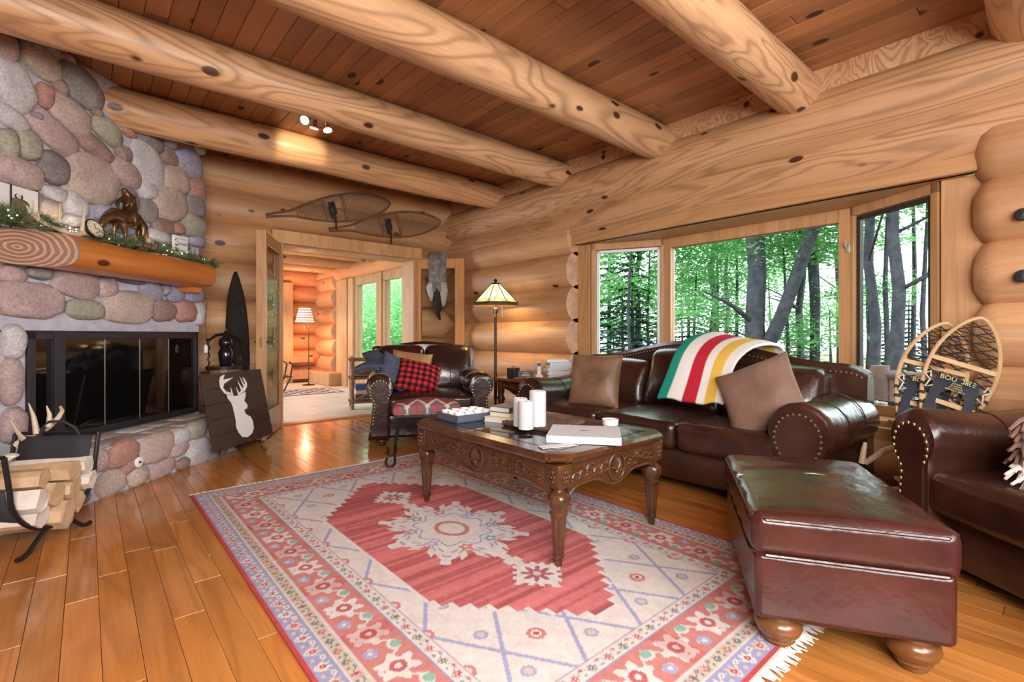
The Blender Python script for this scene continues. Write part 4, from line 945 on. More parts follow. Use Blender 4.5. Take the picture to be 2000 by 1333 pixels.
for i in range(NP):
    a0 = 2*PI*(i-.5)/NP+.2; a1 = 2*PI*(i+.5)/NP+.2
    def q(t, z, rr): a = a0+(a1-a0)*t; k = math.cos(PI/NP)/math.cos(((t-.5))*2*PI/NP); return (rr*k*math.cos(a), rr*k*math.sin(a), z)
    for (t0, t1, s0, s1, nm) in ((0, .3, 0, .8, 'cream'), (.7, 1, 0, .8, 'cream'), (.32, .68, .0, .25, 'amber'), (.32, .49, .27, .55, 'amber'), (.51, .68, .27, .55, 'amber'), (.36, .64, .57, .98, 'amber'), (.02, .34, .82, .98, 'green'), (.66, .98, .82, .98, 'green')):
        z0 = 1.645-.22*s0; z1 = 1.645-.22*s1; r0 = .052+.213*s0; r1 = .052+.213*s1
        b = MB(); b.add([q(t0, z0, r0), q(t1, z0, r0), q(t1, z1, r1), q(t0, z1, r1)]+[tuple(Vector(p)*1.0-Vector((0, 0, .004))) for p in (q(t0, z0, r0), q(t1, z0, r0), q(t1, z1, r1), q(t0, z1, r1))], [(0, 1, 2, 3), (7, 6, 5, 4), (0, 4, 5, 1), (1, 5, 6, 2), (2, 6, 7, 3), (3, 7, 4, 0)])
        if sh is None:
            bb = MB()
            for j in range(NP):
                aa = 2*PI*(j-.5)/NP+.2; bb.tube([(.054*math.cos(aa), .054*math.sin(aa), 1.646), (.268*math.cos(aa), .268*math.sin(aa), 1.424)], .005, 6)
            bb.tube([(.27*math.cos(2*PI*(j-.5)/NP+.2), .27*math.sin(2*PI*(j-.5)/NP+.2), 1.424) for j in range(NP)], .006, 6, True); bb.lathe([(.05, 1.64), (.058, 1.64), (.058, 1.655), (0, 1.662)], NP, cap=False)
            sh = bb.build('shade', M_BRONZE, lamp)
        b.build('glass_panel', glassmats[nm], sh, smooth=False)
    b = MB(); b.add([q(0, 1.424, .268), q(1, 1.424, .268), q(1, 1.39, .276), q(0, 1.39, .276)], [(0, 1, 2, 3)]); b.build('glass_panel', glassmats['dark'], sh, smooth=False)
point('floor_lamp_light', (3.60, 4.43, 1.43), 16, (1, .72, .42), .05)
# sun room lamp
p = (3.52, 10.55, 0)
l2 = empty('sunroom_lamp', p, 0, 'slim floor lamp with a red and white checked shade in the sun room', 'floor lamp')
b = MB(); b.lathe([(0, 0), (.13, 0), (.13, .012), (.02, .03), (.008, .05), (.008, 1.2)], 16, cap=False); b.build('stand', M_BRONZE, l2)
b = MB(); b.tube([(0, 0, 1.12), (-.09, 0, 1.15), (-.09, 0, 1.24)], .007, 6); b.build('swing_arm', M_BRASS, l2)
b = MB(); b.lathe([(.11, 1.62), (.185, 1.33)], 24, T(-.08, 0, 0), cap=False); o = b.build('shade', attrmat('checked_shade', .8), l2)
M_SH = mat('checked_shade_glow', (.8, .3, .25), .8); n = NT(M_SH); tc = n.coords(rand=False); wv = n.n('ShaderNodeTexWave', bands_direction='Z'); wv.inputs['Scale'].default_value = 6; n.l(tc, wv.inputs['Vector'])
cc = n.ramp(wv.outputs['Fac'], [(.4, (.75, .12, .10)), (.6, (1, .75, .6))]); n.color(cc); n.l(cc, n.b.inputs['Emission Color']); n.b.inputs['Emission Strength'].default_value = 1.3
o.data.materials[0] = M_SH
point('sunroom_lamp_light', (3.44, 10.5, 1.5), 55, (1, .55, .3), .08)
point('sunroom_lamp_low', (3.44, 10.5, 1.25), 14, (1, .55, .3), .05)
# track spots under the beam
tl = empty('track_light', (1.52, 4.12, 2.86), 0, 'cluster of three small chrome spotlights on the ceiling', 'spotlight')
M_CHROME = mat('satin_chrome', (.8, .78, .76), .25, .9); M_BULB = mat('spot_lens', (1, .95, .85), .3, emit=(1, .93, .8), estr=9)
q0 = onY(617, 243, 4.2)
tl.location = q0
b = MB(); b.bbox((-.09, -.02, .09), (.12, .02, .115), .004); b.build('track', M_CHROME, tl, smooth=False)
for dx, dirv in ((-.06, (-.6, -.5, -.5)), (-.005, (-.1, .2, -1)), (.085, (.1, -.35, -1))):
    d = Vector(dirv).normalized(); M = T(dx, 0, .03) @ d.to_track_quat('Z', 'Y').to_matrix().to_4x4()
    b = MB(); b.tube([(dx, 0, .09), (dx, 0, .03)], .006, 6); b.lathe([(.012, -.03), (.016, -.0), (.02, .03), (.036, .07)], 16, M, cap=False); h = b.build('spot_head', M_CHROME, tl)
    b = MB(); b.lathe([(0, .062), (.033, .062), (.033, .066), (0, .068)], 16, M, cap=False); b.build('lens', M_BULB, h)
spot('track_spot', tuple(q0+Vector((0, .04, 0))), tuple(onY(588, 290, 4.75)), 26, (1, .85, .6), 55)

# ================================================================ SOFT GOODS
def pillow(name, loc, rot, w, h, t, m, label, fn=None, n=22):
    b = MB(); v = []; f = []
    for side in (1, -1):
        for i in range(n+1):
            for j in range(n+1):
                u = -1+2*i/n; w_ = -1+2*j/n; th = t*((1-abs(u)**3.2)*(1-abs(w_)**3.2))**.55+.006
                pin = 1-.05*(1-abs(u)**2)*abs(w_)**4-.0; pin2 = 1-.05*(1-abs(w_)**2)*abs(u)**4
                v.append((u*w/2*pin2, side*th*(1+.18*mnoise.noise(Vector((u*1.6, w_*1.6, side+w)))), w_*h/2*pin))
    N = (n+1)**2
    for s_ in (0, 1):
        for i in range(n):
            for j in range(n): a = s_*N+i*(n+1)+j; f.append((a, a+1, a+n+2, a+n+1))
    rim = [i*(n+1) for i in range(n+1)]+[n*(n+1)+j for j in range(1, n+1)]+[i*(n+1)+n for i in range(n-1, -1, -1)]+[j for j in range(n-1, 0, -1)]
    for a, c in zip(rim, rim[1:]+rim[:1]): f.append((a, c, c+N, a+N))
    b.add(v, f); o = b.build(name, m, None); o.location = loc; o.rotation_euler = rot; tag(o, label, 'cushion')
    if fn: paint(o, fn)
    return o
M_HIDE = mottled('brown_hide', (.13, .065, .035), (.24, .135, .08), .45, 5, .3, 14, .4, 5)
M_HIDE2 = mottled('taupe_hide', (.15, .085, .06), (.23, .14, .105), .5, 5, .25, 14, .4, 5)
# sofa faces -X: cushions lean on the back cushions
pillow('hide_cushion', (3.17, 2.60, .675), (math.radians(-16), 0, math.radians(-72)), .44, .44, .075, M_HIDE, 'square brown hide cushion at the far end of the sofa')
pc = onX(1500, 780, 3.17); pillow('suede_cushion', (3.14, 1.27, .665), (math.radians(-24), math.radians(-24), math.radians(-80)), .46, .46, .075, M_HIDE2, 'tilted taupe hide cushion leaning at the near end of the sofa')
# cushions on the armchair (rotated by RC)
def inchair(x, y, z): q = Matrix.Rotation(RC, 4, 'Z') @ Vector((x, y, 0)); return (2.70+q.x, 4.46+q.y, z)
M_BLUE = mottled('blue_wool', (.055, .065, .11), (.085, .10, .155), .95, 30, .3, 90)
pillow('tan_cushion', inchair(-.16, .06, .70), (math.radians(-20), math.radians(8), RC), .42, .36, .07, mottled('tan_hide', (.30, .15, .065), (.40, .22, .10), .5, 5, .2), 'tan suede cushion on the armchair behind the checked one')
def plaid(p):
    a = int(math.floor(p.x/.031)) % 2; c = int(math.floor(p.z/.031)) % 2
    return (.010, .008, .010) if a and c else ((.17, .012, .016) if a or c else (.55, .035, .04))
pillow('checked_cushion', inchair(-.10, -.10, .625), (math.radians(-38), math.radians(14), RC), .44, .36, .07, attrmat('buffalo_check', .95), 'red and black buffalo checked cushion on the armchair', plaid, n=84)
b = MB()
def drape(pts_fn, nu, nv):
    v = [pts_fn(i/nu, j/nv) for i in range(nu+1) for j in range(nv+1)]; return v, [(i*(nv+1)+j, i*(nv+1)+j+1, (i+1)*(nv+1)+j+1, (i+1)*(nv+1)+j) for i in range(nu) for j in range(nv)]
def blue_sweater(u, v):
    # lies over the left arm, up the backrest
    x = -.66+.34*v+.05*math.sin(u*5); y = .30-.42*u
    z = .90-.22*u if v > .5 else .86-.22*u
    z = .715+.16*max(0, .55-u)*1.3+.035*math.sin(v*PI)+.02*mnoise.noise(Vector((u*5, v*5, 1)))-.10*max(0, u-.7)
    if v > .75: z -= .35*(v-.75)
    return inchair(x, y, z)
b = MB(); v, f = drape(blue_sweater, 16, 12); b.add(v, f); o = b.build('blue_throw', M_BLUE); sol = o.modifiers.new('t', 'SOLIDIFY'); sol.thickness = .035; tag(o, 'folded blue wool throw over the left arm of the armchair', 'blanket')
pillow('blue_cushion', inchair(-.30, -.04, .655), (math.radians(-25), math.radians(25), RC+.3), .40, .36, .06, M_BLUE, 'blue wool cushion tucked behind the checked cushion')
# striped blanket over the sofa back
SC = [(0, (.015, .26, .19)), (.16, (.015, .26, .19)), (.165, (.74, .73, .70)), (.36, (.74, .73, .70)), (.365, (.47, .02, .035)), (.56, (.47, .02, .035)), (.565, (.74, .73, .70)), (.70, (.74, .73, .70)), (.705, (.72, .47, .08)), (.86, (.72, .47, .08)), (.865, (.74, .73, .70)), (1.01, (.74, .73, .70))]
def stripe(t):
    c = SC[0][1]
    for a, k in SC:
        if t >= a: c = k
    return c
# path over the back, in sofa frame: x across (world -Y), y back (+X), z up
prof = [(-.245, .56), (-.195, .66), (-.15, .76), (-.10, .86), (-.03, .93), (.10, 1.0), (.30, 1.032), (.40, 1.04), (.47, 1.03), (.52, .98), (.525, .85), (.525, .7)]
b = MB(); v = []; f = []; nu = 48; nv = len(prof); uvs = []
for i in range(nu+1):
    t = i/nu
    for j, (yy, zz) in enumerate(prof):
        s = j/(nv-1); x = .16+.50*t+(.12-.16*t*0)*(1-s)*-.9+.02*math.sin(s*6+t*3)
        arch = arched(x, 2.46, .86, 1.01)-1.0
        z = zz+(arch*min(1, s*1.6)) + .010*mnoise.noise(Vector((t*4, s*4, 2))) + .014*max(0, math.sin(t*9))*(1-s)
        v.append((x, yy-.03, z+.012)); uvs.append(t)
for i in range(nu):
    for j in range(nv-1): f.append((i*nv+j, i*nv+j+1, (i+1)*nv+j+1, (i+1)*nv+j))
b.add(v, f); bl = b.build('striped_blanket', attrmat('point_blanket', .95, .25, 150), None); bl.location = (3.43, 2.06, 0); bl.rotation_euler = (0, 0, -PI/2)
at = bl.data.color_attributes.new('Col', 'FLOAT_COLOR', 'POINT'); buf = np.ones((len(bl.data.vertices), 4), dtype=np.float32); buf[:, :3] = [stripe(t) for t in uvs]; at.data.foreach_set('color', buf.ravel())
sol = bl.modifiers.new('t', 'SOLIDIFY'); sol.thickness = .022; sol.offset = 1; ss = bl.modifiers.new('s', 'SUBSURF'); ss.levels = 1; ss.render_levels = 1
tag(bl, 'white wool blanket with green, red and yellow stripes over the sofa back', 'blanket')
# fringed throw on the right chair
M_THROW = mottled('cream_throw', (.55, .47, .43), (.70, .62, .58), .95, 12, .4, 60); b = MB(); fr2 = random.Random(8)
base = onz(1985, 935, .50)
th = empty('fringed_throw', (0, 0, 0), 0, 'cream and brown fringed throw at the right edge chair', 'blanket')
p1 = onz(2010, 820, .735); p2 = onz(1990, 900, .56); p3 = onz(2020, 945, .50)
for (a_, c_, m_, nm) in ((Vector(p1), Vector(p2), M_HIDE2, 'brown_fringe'), (Vector(p2), Vector(p3), M_THROW, 'cream_fringe')):
    b = MB()
    for k in range(26):
        s_ = a_.lerp(c_, k/26)+Vector((0, 0, .01)); d = Vector((fr2.uniform(-.10, -.02), fr2.uniform(-.02, .05), fr2.uniform(-.05, -.01)))
        b.tube([s_+Vector((.06, -.05, .02)), s_, s_+d*.5+Vector((0, 0, .008)), s_+d], [.012, .009, .007, .005], 5)
    b.build(nm, m_, th)
b = MB(); v, f = drape(lambda u, w_: tuple(Vector(p1).lerp(Vector(p3), u)+Vector((.03+.35*w_, -.03-.25*w_, .015+.015*mnoise.noise(Vector((u*5, w_*5, 0)))))), 12, 10); b.add(v, f); o = b.build('cloth', M_THROW, th)

# ================================================================ ON THE COFFEE TABLE
Z = TH+.014
def book(name, c, rz_, w, d, h, cover, label, title=None, tcol=(.7, .7, .6)):
    e = empty(name, (c[0], c[1], c[2]), rz_, label, 'book')
    b = MB(); b.bbox((-w/2+.004, -d/2+.004, .003), (w/2-.004, d/2-.004, h-.003), .001); b.build('pages', mat('paper', (.72, .69, .62), .9), e, smooth=False)
    b = MB(); b.bbox((-w/2, -d/2, 0), (w/2, d/2, .003), .001); b.bbox((-w/2, -d/2, h-.003), (w/2, d/2, h), .001); b.bbox((-w/2, -d/2-.001, 0), (w/2, -d/2+.004, h), .001); cv = b.build('cover', cover, e, smooth=False)
    if title: marks('title', title, (0, -d/2-.0012, h*.3), (PI/2, 0, 0), h*.4, mat('title_ink', tcol, .6), cv, 4)
    return e
def text(name, s, loc, rot, size, m, parent, align='CENTER'):
    cu = bpy.data.curves.new(name, 'FONT'); cu.body = s; cu.size = size; cu.align_x = align; cu.extrude = .0004; cu.materials.append(m)
    o = bpy.data.objects.new(name, cu); COL.objects.link(o); o.location = loc; o.rotation_euler = rot; o.parent = parent
    # turn it into a mesh
    dg = bpy.context.evaluated_depsgraph_get(); me = bpy.data.meshes.new_from_object(o.evaluated_get(dg)); mo = bpy.data.objects.new(name, me); COL.objects.link(mo); mo.location = loc; mo.rotation_euler = rot; mo.parent = parent
    bpy.data.objects.remove(o); return mo
def marks(name, words, loc, rot, h, m, parent, seed=1, centred=True):
    """lettering too small to read: strokes for each letter of the word lengths given"""
    r = random.Random(seed); b = MB(); x = 0; g = h*.62
    for wl in words:
        for _ in range(wl):
            k = r.randrange(4); w_ = h*.16
            if k in (0, 2): b.box((x, 0, 0), (x+w_, h, .0008))
            if k in (1, 2): b.box((x+g*.5, 0, 0), (x+g*.5+w_, h, .0008))
            for zz in r.sample((0, .42, .84), 2 if k != 3 else 3): b.box((x, h*zz, 0), (x+g*.62, h*(zz+.16), .0008))
            x += g
        x += g*.7
    x -= g*.7
    if centred: b.v = [(p[0]-x/2, p[1], p[2]) for p in b.v]
    o = b.build(name, m, parent, smooth=False); o.location = loc; o.rotation_euler = rot; o['kind'] = 'stuff'; return o
tray = empty('woven_tray', (2.02, 2.08, Z), math.radians(0), 'brown woven mat under the candles on the coffee table', 'tray')
tp = onz(1062, 830, Z); tray.location = (tp.x, tp.y, Z); tray.rotation_euler = (0, 0, math.radians(6))
M_WEAVE = mottled('woven_seagrass', (.09, .045, .03), (.20, .11, .075), .9, 60, .8, 120)
b = MB(); b.rbox((-.17, -.17, 0), (.17, .17, .022), .01, 2, (10, 10, 1)); b.build('mat', M_WEAVE, tray)
b = MB()
for k in range(4):
    M = rotz(k*PI/2)
    for i in range(17): b.sphere((-.165+i*.0206, -.168, .018), (.013, .01, .009), 6, 4, M)
b.build('rim', M_WEAVE, tray)
M_WAX = mat('white_wax', (.58, .58, .62), .45); M_WAX.node_tree.nodes['Principled BSDF'].inputs['Subsurface Weight'].default_value = .2
for (px, py, h, r, lab) in ((1016, 832, .155, .040, 'left white pillar candle on the woven mat'), (1027, 838, .15, .041, 'front white pillar candle on the woven mat'), (1050, 832, .195, .047, 'tallest white pillar candle on the woven mat')):
    q = onz(px, py, Z+.022); c = empty('pillar_candle', (q.x, q.y, Z+.022), 0, lab, 'candle', 'candles on the woven mat')
    b = MB(); b.lathe([(0, 0), (r, 0), (r, h-.004), (r-.004, h), (r-.012, h-.008), (0, h-.014)], 24, cap=False); b.build('wax', M_WAX, c); b = MB(); b.tube([(0, 0, h-.014), (.002, 0, h+.002)], .0015, 5); b.build('wick', M_IRON, c)
q = onz(992, 822, Z); R_ = math.radians(15)
book('bottom_book', (q.x+.02, q.y+.02, Z), R_, .25, .19, .03, M_WHITE, 'pale book at the bottom of the small stack on the table')
book('yellow_book', (q.x+.03, q.y+.02, Z+.03), R_, .21, .16, .028, mat('yellow_cover', (.55, .42, .15), .5), 'yellow book in the middle of the small stack on the table')
book('blue_book', (q.x+.03, q.y+.025, Z+.058), R_, .21, .15, .032, mat('navy_cover', (.03, .05, .10), .5), 'tan and navy book on top of the small stack', [6])
q = onz(1142, 848, Z+.02); wb = book('white_album', (q.x, q.y, Z), math.radians(-52), .36, .30, .036, mat('white_linen_cover', (.60, .60, .65), .7), 'large white album lying near the table corner')
b = MB(); b.prism([(-.03, 0), (-.012, .014), (.0, .010), (.03, .002), (.012, -.006), (-.01, -.008)], .0362, .037, axis='z'); b.build('emblem', mat('grey_print', (.2, .2, .2), .8), wb, smooth=False)
q = onz(1088, 872, Z); b = MB(); b.bbox((-.09, -.03, 0), (.09, .03, .003), .001); o = b.build('paper_slip', mat('glossy_card', (.6, .6, .62), .3), smooth=False); o.location = (q.x, q.y, Z); o.rotation_euler = (0, 0, math.radians(-20)); tag(o, 'small pale card lying beside the white album', 'card')
q = onz(1192, 830, Z); dish = empty('white_dish', (q.x, q.y, Z), 0, 'small round white dish behind the album', 'dish')
b = MB(); b.lathe([(0, 0), (.045, 0), (.048, .034), (.044, .034), (.041, .006), (0, .006)], 24, cap=False); b.build('bowl', M_WHITE, dish); b = MB(); b.lathe([(0, .024), (.041, .024)], 20, cap=False); b.build('contents', mat('grey_green', (.25, .3, .28), .5), dish)
q = onz(912, 818, Z); jb = empty('votive_box', (q.x, q.y, Z), math.radians(-2), 'shallow blue-grey box holding rows of white tea light cups', 'box')
b = MB(); M_BOX = mat('slate_box', (.10, .115, .16), .35)
for lo, hi in (((-.15, -.115, 0), (.15, .115, .006)), ((-.15, -.115, 0), (.15, -.107, .045)), ((-.15, .107, 0), (.15, .115, .045)), ((-.15, -.115, 0), (-.142, .115, .045)), ((.142, -.115, 0), (.15, .115, .045))): b.box(lo, hi)
b.build('tray', M_BOX, jb, smooth=False)
for i in range(4):
    for j in range(3):
        b = MB(); b.lathe([(0, .01), (.030, .01), (.032, .056), (.028, .056), (.026, .045), (0, .045)], 16, cap=False); c = b.build('votive_cup', M_WHITE); c.location = jb.location+Vector((-.105+i*.07, -.07+j*.07, 0)); tag(c, 'white tea light cup in the blue-grey box on the table', 'candle cup', 'cups in the box')
# on the end table
Z = .605
q = onz(1008, 737, Z); e = empty('black_speaker_box', (3.36, 3.84, Z), .3, 'small black cube with a wire on the end table', 'box'); b = MB(); b.bbox((-.05, -.05, 0), (.05, .05, .105), .006); b.build('case', M_BLACK, e, smooth=False); b = MB(); b.tube([(-.03, 0, .105), (-.01, 0, .125), (.02, 0, .12), (.045, 0, .11)], .003, 5); b.build('wire', M_IRON, e)
e = empty('desk_sign', (3.45, 3.75, Z), math.radians(-35), 'small black name plate with pale writing on the end table', 'sign'); b = MB(); b.bbox((-.08, -.006, 0), (.08, .006, .07), .002); b.build('plate', M_BLACK, e, smooth=False)
marks('writing', [8], (0, -.0065, .02), (PI/2, 0, 0), .016, M_WHITE, e, 7); marks('writing', [2, 6], (.005, -.0065, .046), (PI/2, 0, 0), .011, M_WHITE, e, 8)
e = empty('cordless_phone', (3.56, 3.66, Z), math.radians(-40), 'silver cordless phone standing in its charger', 'phone'); b = MB(); b.rbox((-.04, -.045, 0), (.04, .045, .03), .01, 2, (2, 2, 1)); b.build('charger', M_WHITE, e); Mx = T(0, .0, .02) @ Matrix.Rotation(math.radians(-14), 4, 'X'); b = MB(); b.rbox((-.024, -.012, 0), (.024, .012, .155), .009, 2, (2, 1, 4), Mx); h = b.build('handset', mat('silver_plastic', (.55, .55, .57), .35), e); b = MB(); b.bbox((-.017, -.0135, .10), (.017, -.0115, .135), .001, Mx); b.build('screen', M_BLACK, h, smooth=False)
pr_ = random.Random(9); zz = Z
for k in range(9):
    h = pr_.choice([.012, .02, .016, .028]); b = MB(); b.bbox((-.11, -.145, 0), (.11, .145, h-.001), .002); o = b.build('paper_stack', mat('stack_paper', *[((.70, .70, .74), (.62, .64, .70), (.75, .74, .74))[k % 3]], .8), smooth=False); o.location = (3.73+pr_.uniform(-.012, .012), 3.56+pr_.uniform(-.012, .012), zz); o.rotation_euler = (0, 0, math.radians(-38+pr_.uniform(-5, 5)))
    tag(o, 'pale stacked catalogue on the end table, layer %s from the bottom' % ['first', 'second', 'third', 'fourth', 'fifth', 'sixth', 'seventh', 'eighth', 'topmost'][k], 'catalogue', 'catalogues stacked on the end table'); zz += h
e = empty('red_coaster', (3.33, 3.70, Z), .3, 'flat red box lying at the end table front edge', 'box'); b = MB(); b.bbox((-.07, -.035, 0), (.07, .035, .014), .003); b.build('lid', mat('red_lacquer', (.25, .04, .03), .4), e, smooth=False)

# ================================================================ SNOWSHOES
M_SNF = mottled('old_snowshoe_frame', (.12, .055, .03), (.20, .10, .06), .6, 8, .2); M_WEB = mat('old_rawhide', (.20, .135, .09), .8); M_ASH = mottled('ash_wood', (.50, .31, .15), (.60, .40, .21), .45, 8, .1); M_CORD = mat('dark_lacing', (.03, .02, .018), .6); M_STRAP = mat('black_strap', (.015, .013, .013), .6)
def shoe(name, label, L, Wd, tail, m, wm, pitch, cordr, tailw=.012, toe=.5):
    """snowshoe in local XY plane, tail at -x, toe at +x, z = out"""
    e = empty(name, (0, 0, 0), 0, label, 'snowshoe', None)
    def half(t):     # t 0 tail join .. 1 toe
        return Wd/2*(math.sin(PI*min(1, (t*.98+.02))**1.25)**.62 if t < 1 else 0)
    n = 36; up = [(-L/2+tail+(L-tail)*(1-math.cos(PI*i/n))/2, half((1-math.cos(PI*i/n))/2)) for i in range(n+1)]
    pts = [(-L/2, tailw, 0)]+[(x, y+tailw*(1-min(1, i/6)), 0) for i, (x, y) in enumerate(up)]+[(x, -y-tailw*(1-min(1, i/6)), 0) for i, (x, y) in list(enumerate(up))[::-1][1:]]+[(-L/2, -tailw, 0)]
    b = MB(); b.tube(pts, .011, 8); b.build('frame', m, e)
    def hw(x): 
        t = (x+L/2-tail)/(L-tail); t = max(0, min(1, t)); a = math.acos(1-2*t)/PI; i = min(n-1, int(a*n)); fr = a*n-i; return max(0, up[i][1]+(up[i+1][1]-up[i][1])*fr)
    b = MB(); xa, xb = -L/2+tail+.06, L/2-.02
    for ang in (60, -60, 0):
        ca, sa = math.cos(math.radians(ang)), math.sin(math.radians(ang))
        k = -int(1.2/pitch)
        while k*pitch < 1.2:
            off = k*pitch; seg_ = []
            for j in range(161):
                s_ = -L+2*L*j/160; x = s_*ca-off*sa; y = s_*sa+off*ca
                if ang == 0: x, y = off, s_
                ok = xa < x < xb and abs(y) < hw(x)-.004 and not (-.02 < x-.02 < .12 and abs(y) < Wd*.22)
                if ok: seg_.append((x, y, .002*(1 if ang else -1)))
                elif seg_:
                    if len(seg_) > 1: b.tube([seg_[0], seg_[-1]], cordr, 4)
                    seg_ = []
            if len(seg_) > 1: b.tube([seg_[0], seg_[-1]], cordr, 4)
            k += 1
    b.build('webbing', wm, e)
    for xx in (.15, -.10):
        b = MB(); w_ = hw(xx); b.bbox((xx-.014, -w_, -.007), (xx+.014, w_, .007), .003); b.build('crossbar', m, e, smooth=False)
    return e, hw
M_YEL = mat('yellow_print', (.5, .48, .2), .6); M_THONG = mat('white_thong', (.6, .57, .52), .8)
MS = lambda o, M: setattr(o, 'matrix_world', M)
for k, (x0, y0_, x1, y1_, lab) in enumerate(((520, 421, 762, 397, 'upper antique wooden snowshoe hung on the log wall'), (643, 448, 860, 433, 'lower antique wooden snowshoe hung on the log wall'))):
    a = onY(x0, y0_, 5.90); c = onY(x1, y1_, 5.90); L = (c-a).length; mid = (a+c)/2; d = (c-a).normalized(); out = Vector((0, -1, 0)); up_ = out.cross(d)
    e, hw = shoe('snowshoe', lab, L, .33, .26, M_SNF, M_WEB, .036, .0022); e['group'] = 'antique snowshoes on the wall'
    e.matrix_world = Matrix(((d.x, up_.x, out.x, mid.x), (d.y, up_.y, out.y, mid.y), (d.z, up_.z, out.z, mid.z), (0, 0, 0, 1)))
    b = MB(); b.bbox((-.05, -.07, .0), (.03, .08, .02), .006); b.tube([(-.01, -.06, .02), (-.02, -.16, .035), (-.035, -.25, .02)], [.016, .013, .008], 6); b.tube([(.0, .06, .02), (-.06, .0, .035), (-.05, -.12, .03)], .012, 6); b.build('binding', M_STRAP, e)
for k, (bx, by, bz, tx, ty, lab) in enumerate(((1792, 812, .52, 1845, 632, 'left ash snowshoe leaning by the window behind the chair'), (1845, 812, .52, 1912, 620, 'right ash snowshoe leaning by the window behind the chair'))):
    X = 3.55+.0*k; a = onX(bx-40*0, 1010 if 0 else 880, X-.18); a = onX((1768, 1806)[k], 905, 3.42); c = onX((1850, 1918)[k], (632, 622)[k], 3.86); L = (c-a).length; d = (c-a).normalized(); out = (Vector((-1, -.25, 0))-d*Vector((-1, -.25, 0)).dot(d)).normalized(); up_ = out.cross(d); mid = (a+c)/2
    e, hw = shoe('trail_snowshoe', lab, L, .30, .10, M_ASH, M_CORD, .05, .0035); e['group'] = 'pair of ash snowshoes'
    e.matrix_world = Matrix(((d.x, up_.x, out.x, mid.x), (d.y, up_.y, out.y, mid.y), (d.z, up_.z, out.z, mid.z), (0, 0, 0, 1)))
    b = MB(); P = [(-.22, -.085), (.03, -.10), (.045, .10), (-.22, .085)]
    ring = [(-.10+.075*math.cos(q*PI/12), .06*math.sin(q*PI/12)) for q in range(24)]
    v = []; f = []; outer = []
    for (x, y) in ring:
        a_ = math.atan2(y, x+.10); r_ = min(.155/max(.01, abs(math.cos(a_))), .10/max(.01, abs(math.sin(a_)))); outer.append((-.10+r_*math.cos(a_), r_*math.sin(a_)))
    for zz in (.012, .02): v += [(x, y, zz+.02*(1-abs(y)/.1)) for x, y in ring]+[(x, y, zz) for x, y in outer]
    for q in range(24):
        l = (q+1) % 24; f += [(q, l, 24+l, 24+q), (48+q, 72+q, 72+l, 48+l), (q, 48+q, 48+l, l), (24+q, 24+l, 72+l, 72+q)]
    b.add(v, f); bd = b.build('binding', mat('navy_rubber', (.012, .016, .035), .5), e)
    text('lettering', 'BOU', (.022, .045, .041), (0, 0, -PI/2), .036, M_YEL, bd); marks('lettering', [4], (.022, -.045, .041), (0, 0, -PI/2), .026, M_YEL, bd, 3)
    for j, s_ in enumerate(([9], [2, 8], [2, 10], [8, 2, 6])): marks('lettering', s_, (.006-.013*j, 0, .042), (0, 0, -PI/2), .008, M_YEL, bd, 20+j)
    for sy in (-1, 1):
        for j in range(6): b = MB(); xx = -.30+j*.055; y = sy*hw(xx); b.lathe([(.0135, -.009), (.0135, .009)], 8, T(xx, y, 0) @ Matrix.Rotation(PI/2, 4, 'Y'), cap=False); b.build('lashing', M_CORD, e)
    for sy in (-1, 1): b = MB(); y = sy*hw(.03); b.tube([(.03, y, .012), (.0, y-sy*.03, .03), (-.05, y-sy*.02, .025), (-.03, y-sy*.05, .03)], .005, 6); b.tube([(.03, y, .012), (.05, y-sy*.02, .028), (.02, y-sy*.03, .02)], .005, 6); b.build('thong', M_THONG, e)
# ================================================================ PELTS
def pelt(name, label, m, pts, y_, thick, parts=()):
    """outline half widths along height: (z, x_left, x_right)"""
    b = MB(); v = []; f = []; n = 9
    for (z, xl, xr) in pts:
        for k in range(n): t = k/(n-1); x = xl+(xr-xl)*t; v.append((x, y_-thick*math.sin(PI*t)**.6-.012*mnoise.noise(Vector((x*14, z*9, 3))), z))
    m_ = len(pts)
    for i in range(m_-1):
        for k in range(n-1): f.append((i*n+k, i*n+k+1, (i+1)*n+k+1, (i+1)*n+k))
    for k in range(n-1): pass
    b.add(v, f); o = b.build(name, m); sol = o.modifiers.new('t', 'SOLIDIFY'); sol.thickness = .02; sol.offset = -1
    tag(o, label, 'pelt'); return o
M_FUR = mottled('black_brown_fur', (.012, .008, .007), (.035, .022, .018), .9, 30, 1, 70)
M_FURG = mottled('grey_fox_fur', (.10, .085, .085), (.26, .23, .225), .9, 14, 1, 60)
def zY(px, py, Y): return onY(px, py, Y)
PT = []
for (py, xl, xr) in ((531, 458, 463), (545, 453, 469), (570, 447, 476), (600, 443, 482), (640, 441, 486), (680, 442, 488), (710, 455, 489), (722, 475, 488), (731, 479, 486)):
    a = onY(xl, py, 5.90); c = onY(xr, py, 5.90); PT.append(((a.z+c.z)/2, a.x, c.x))
pelt('dark_pelt', 'long dark brown fur pelt hanging on the log wall', M_FUR, PT, 5.915, .035)
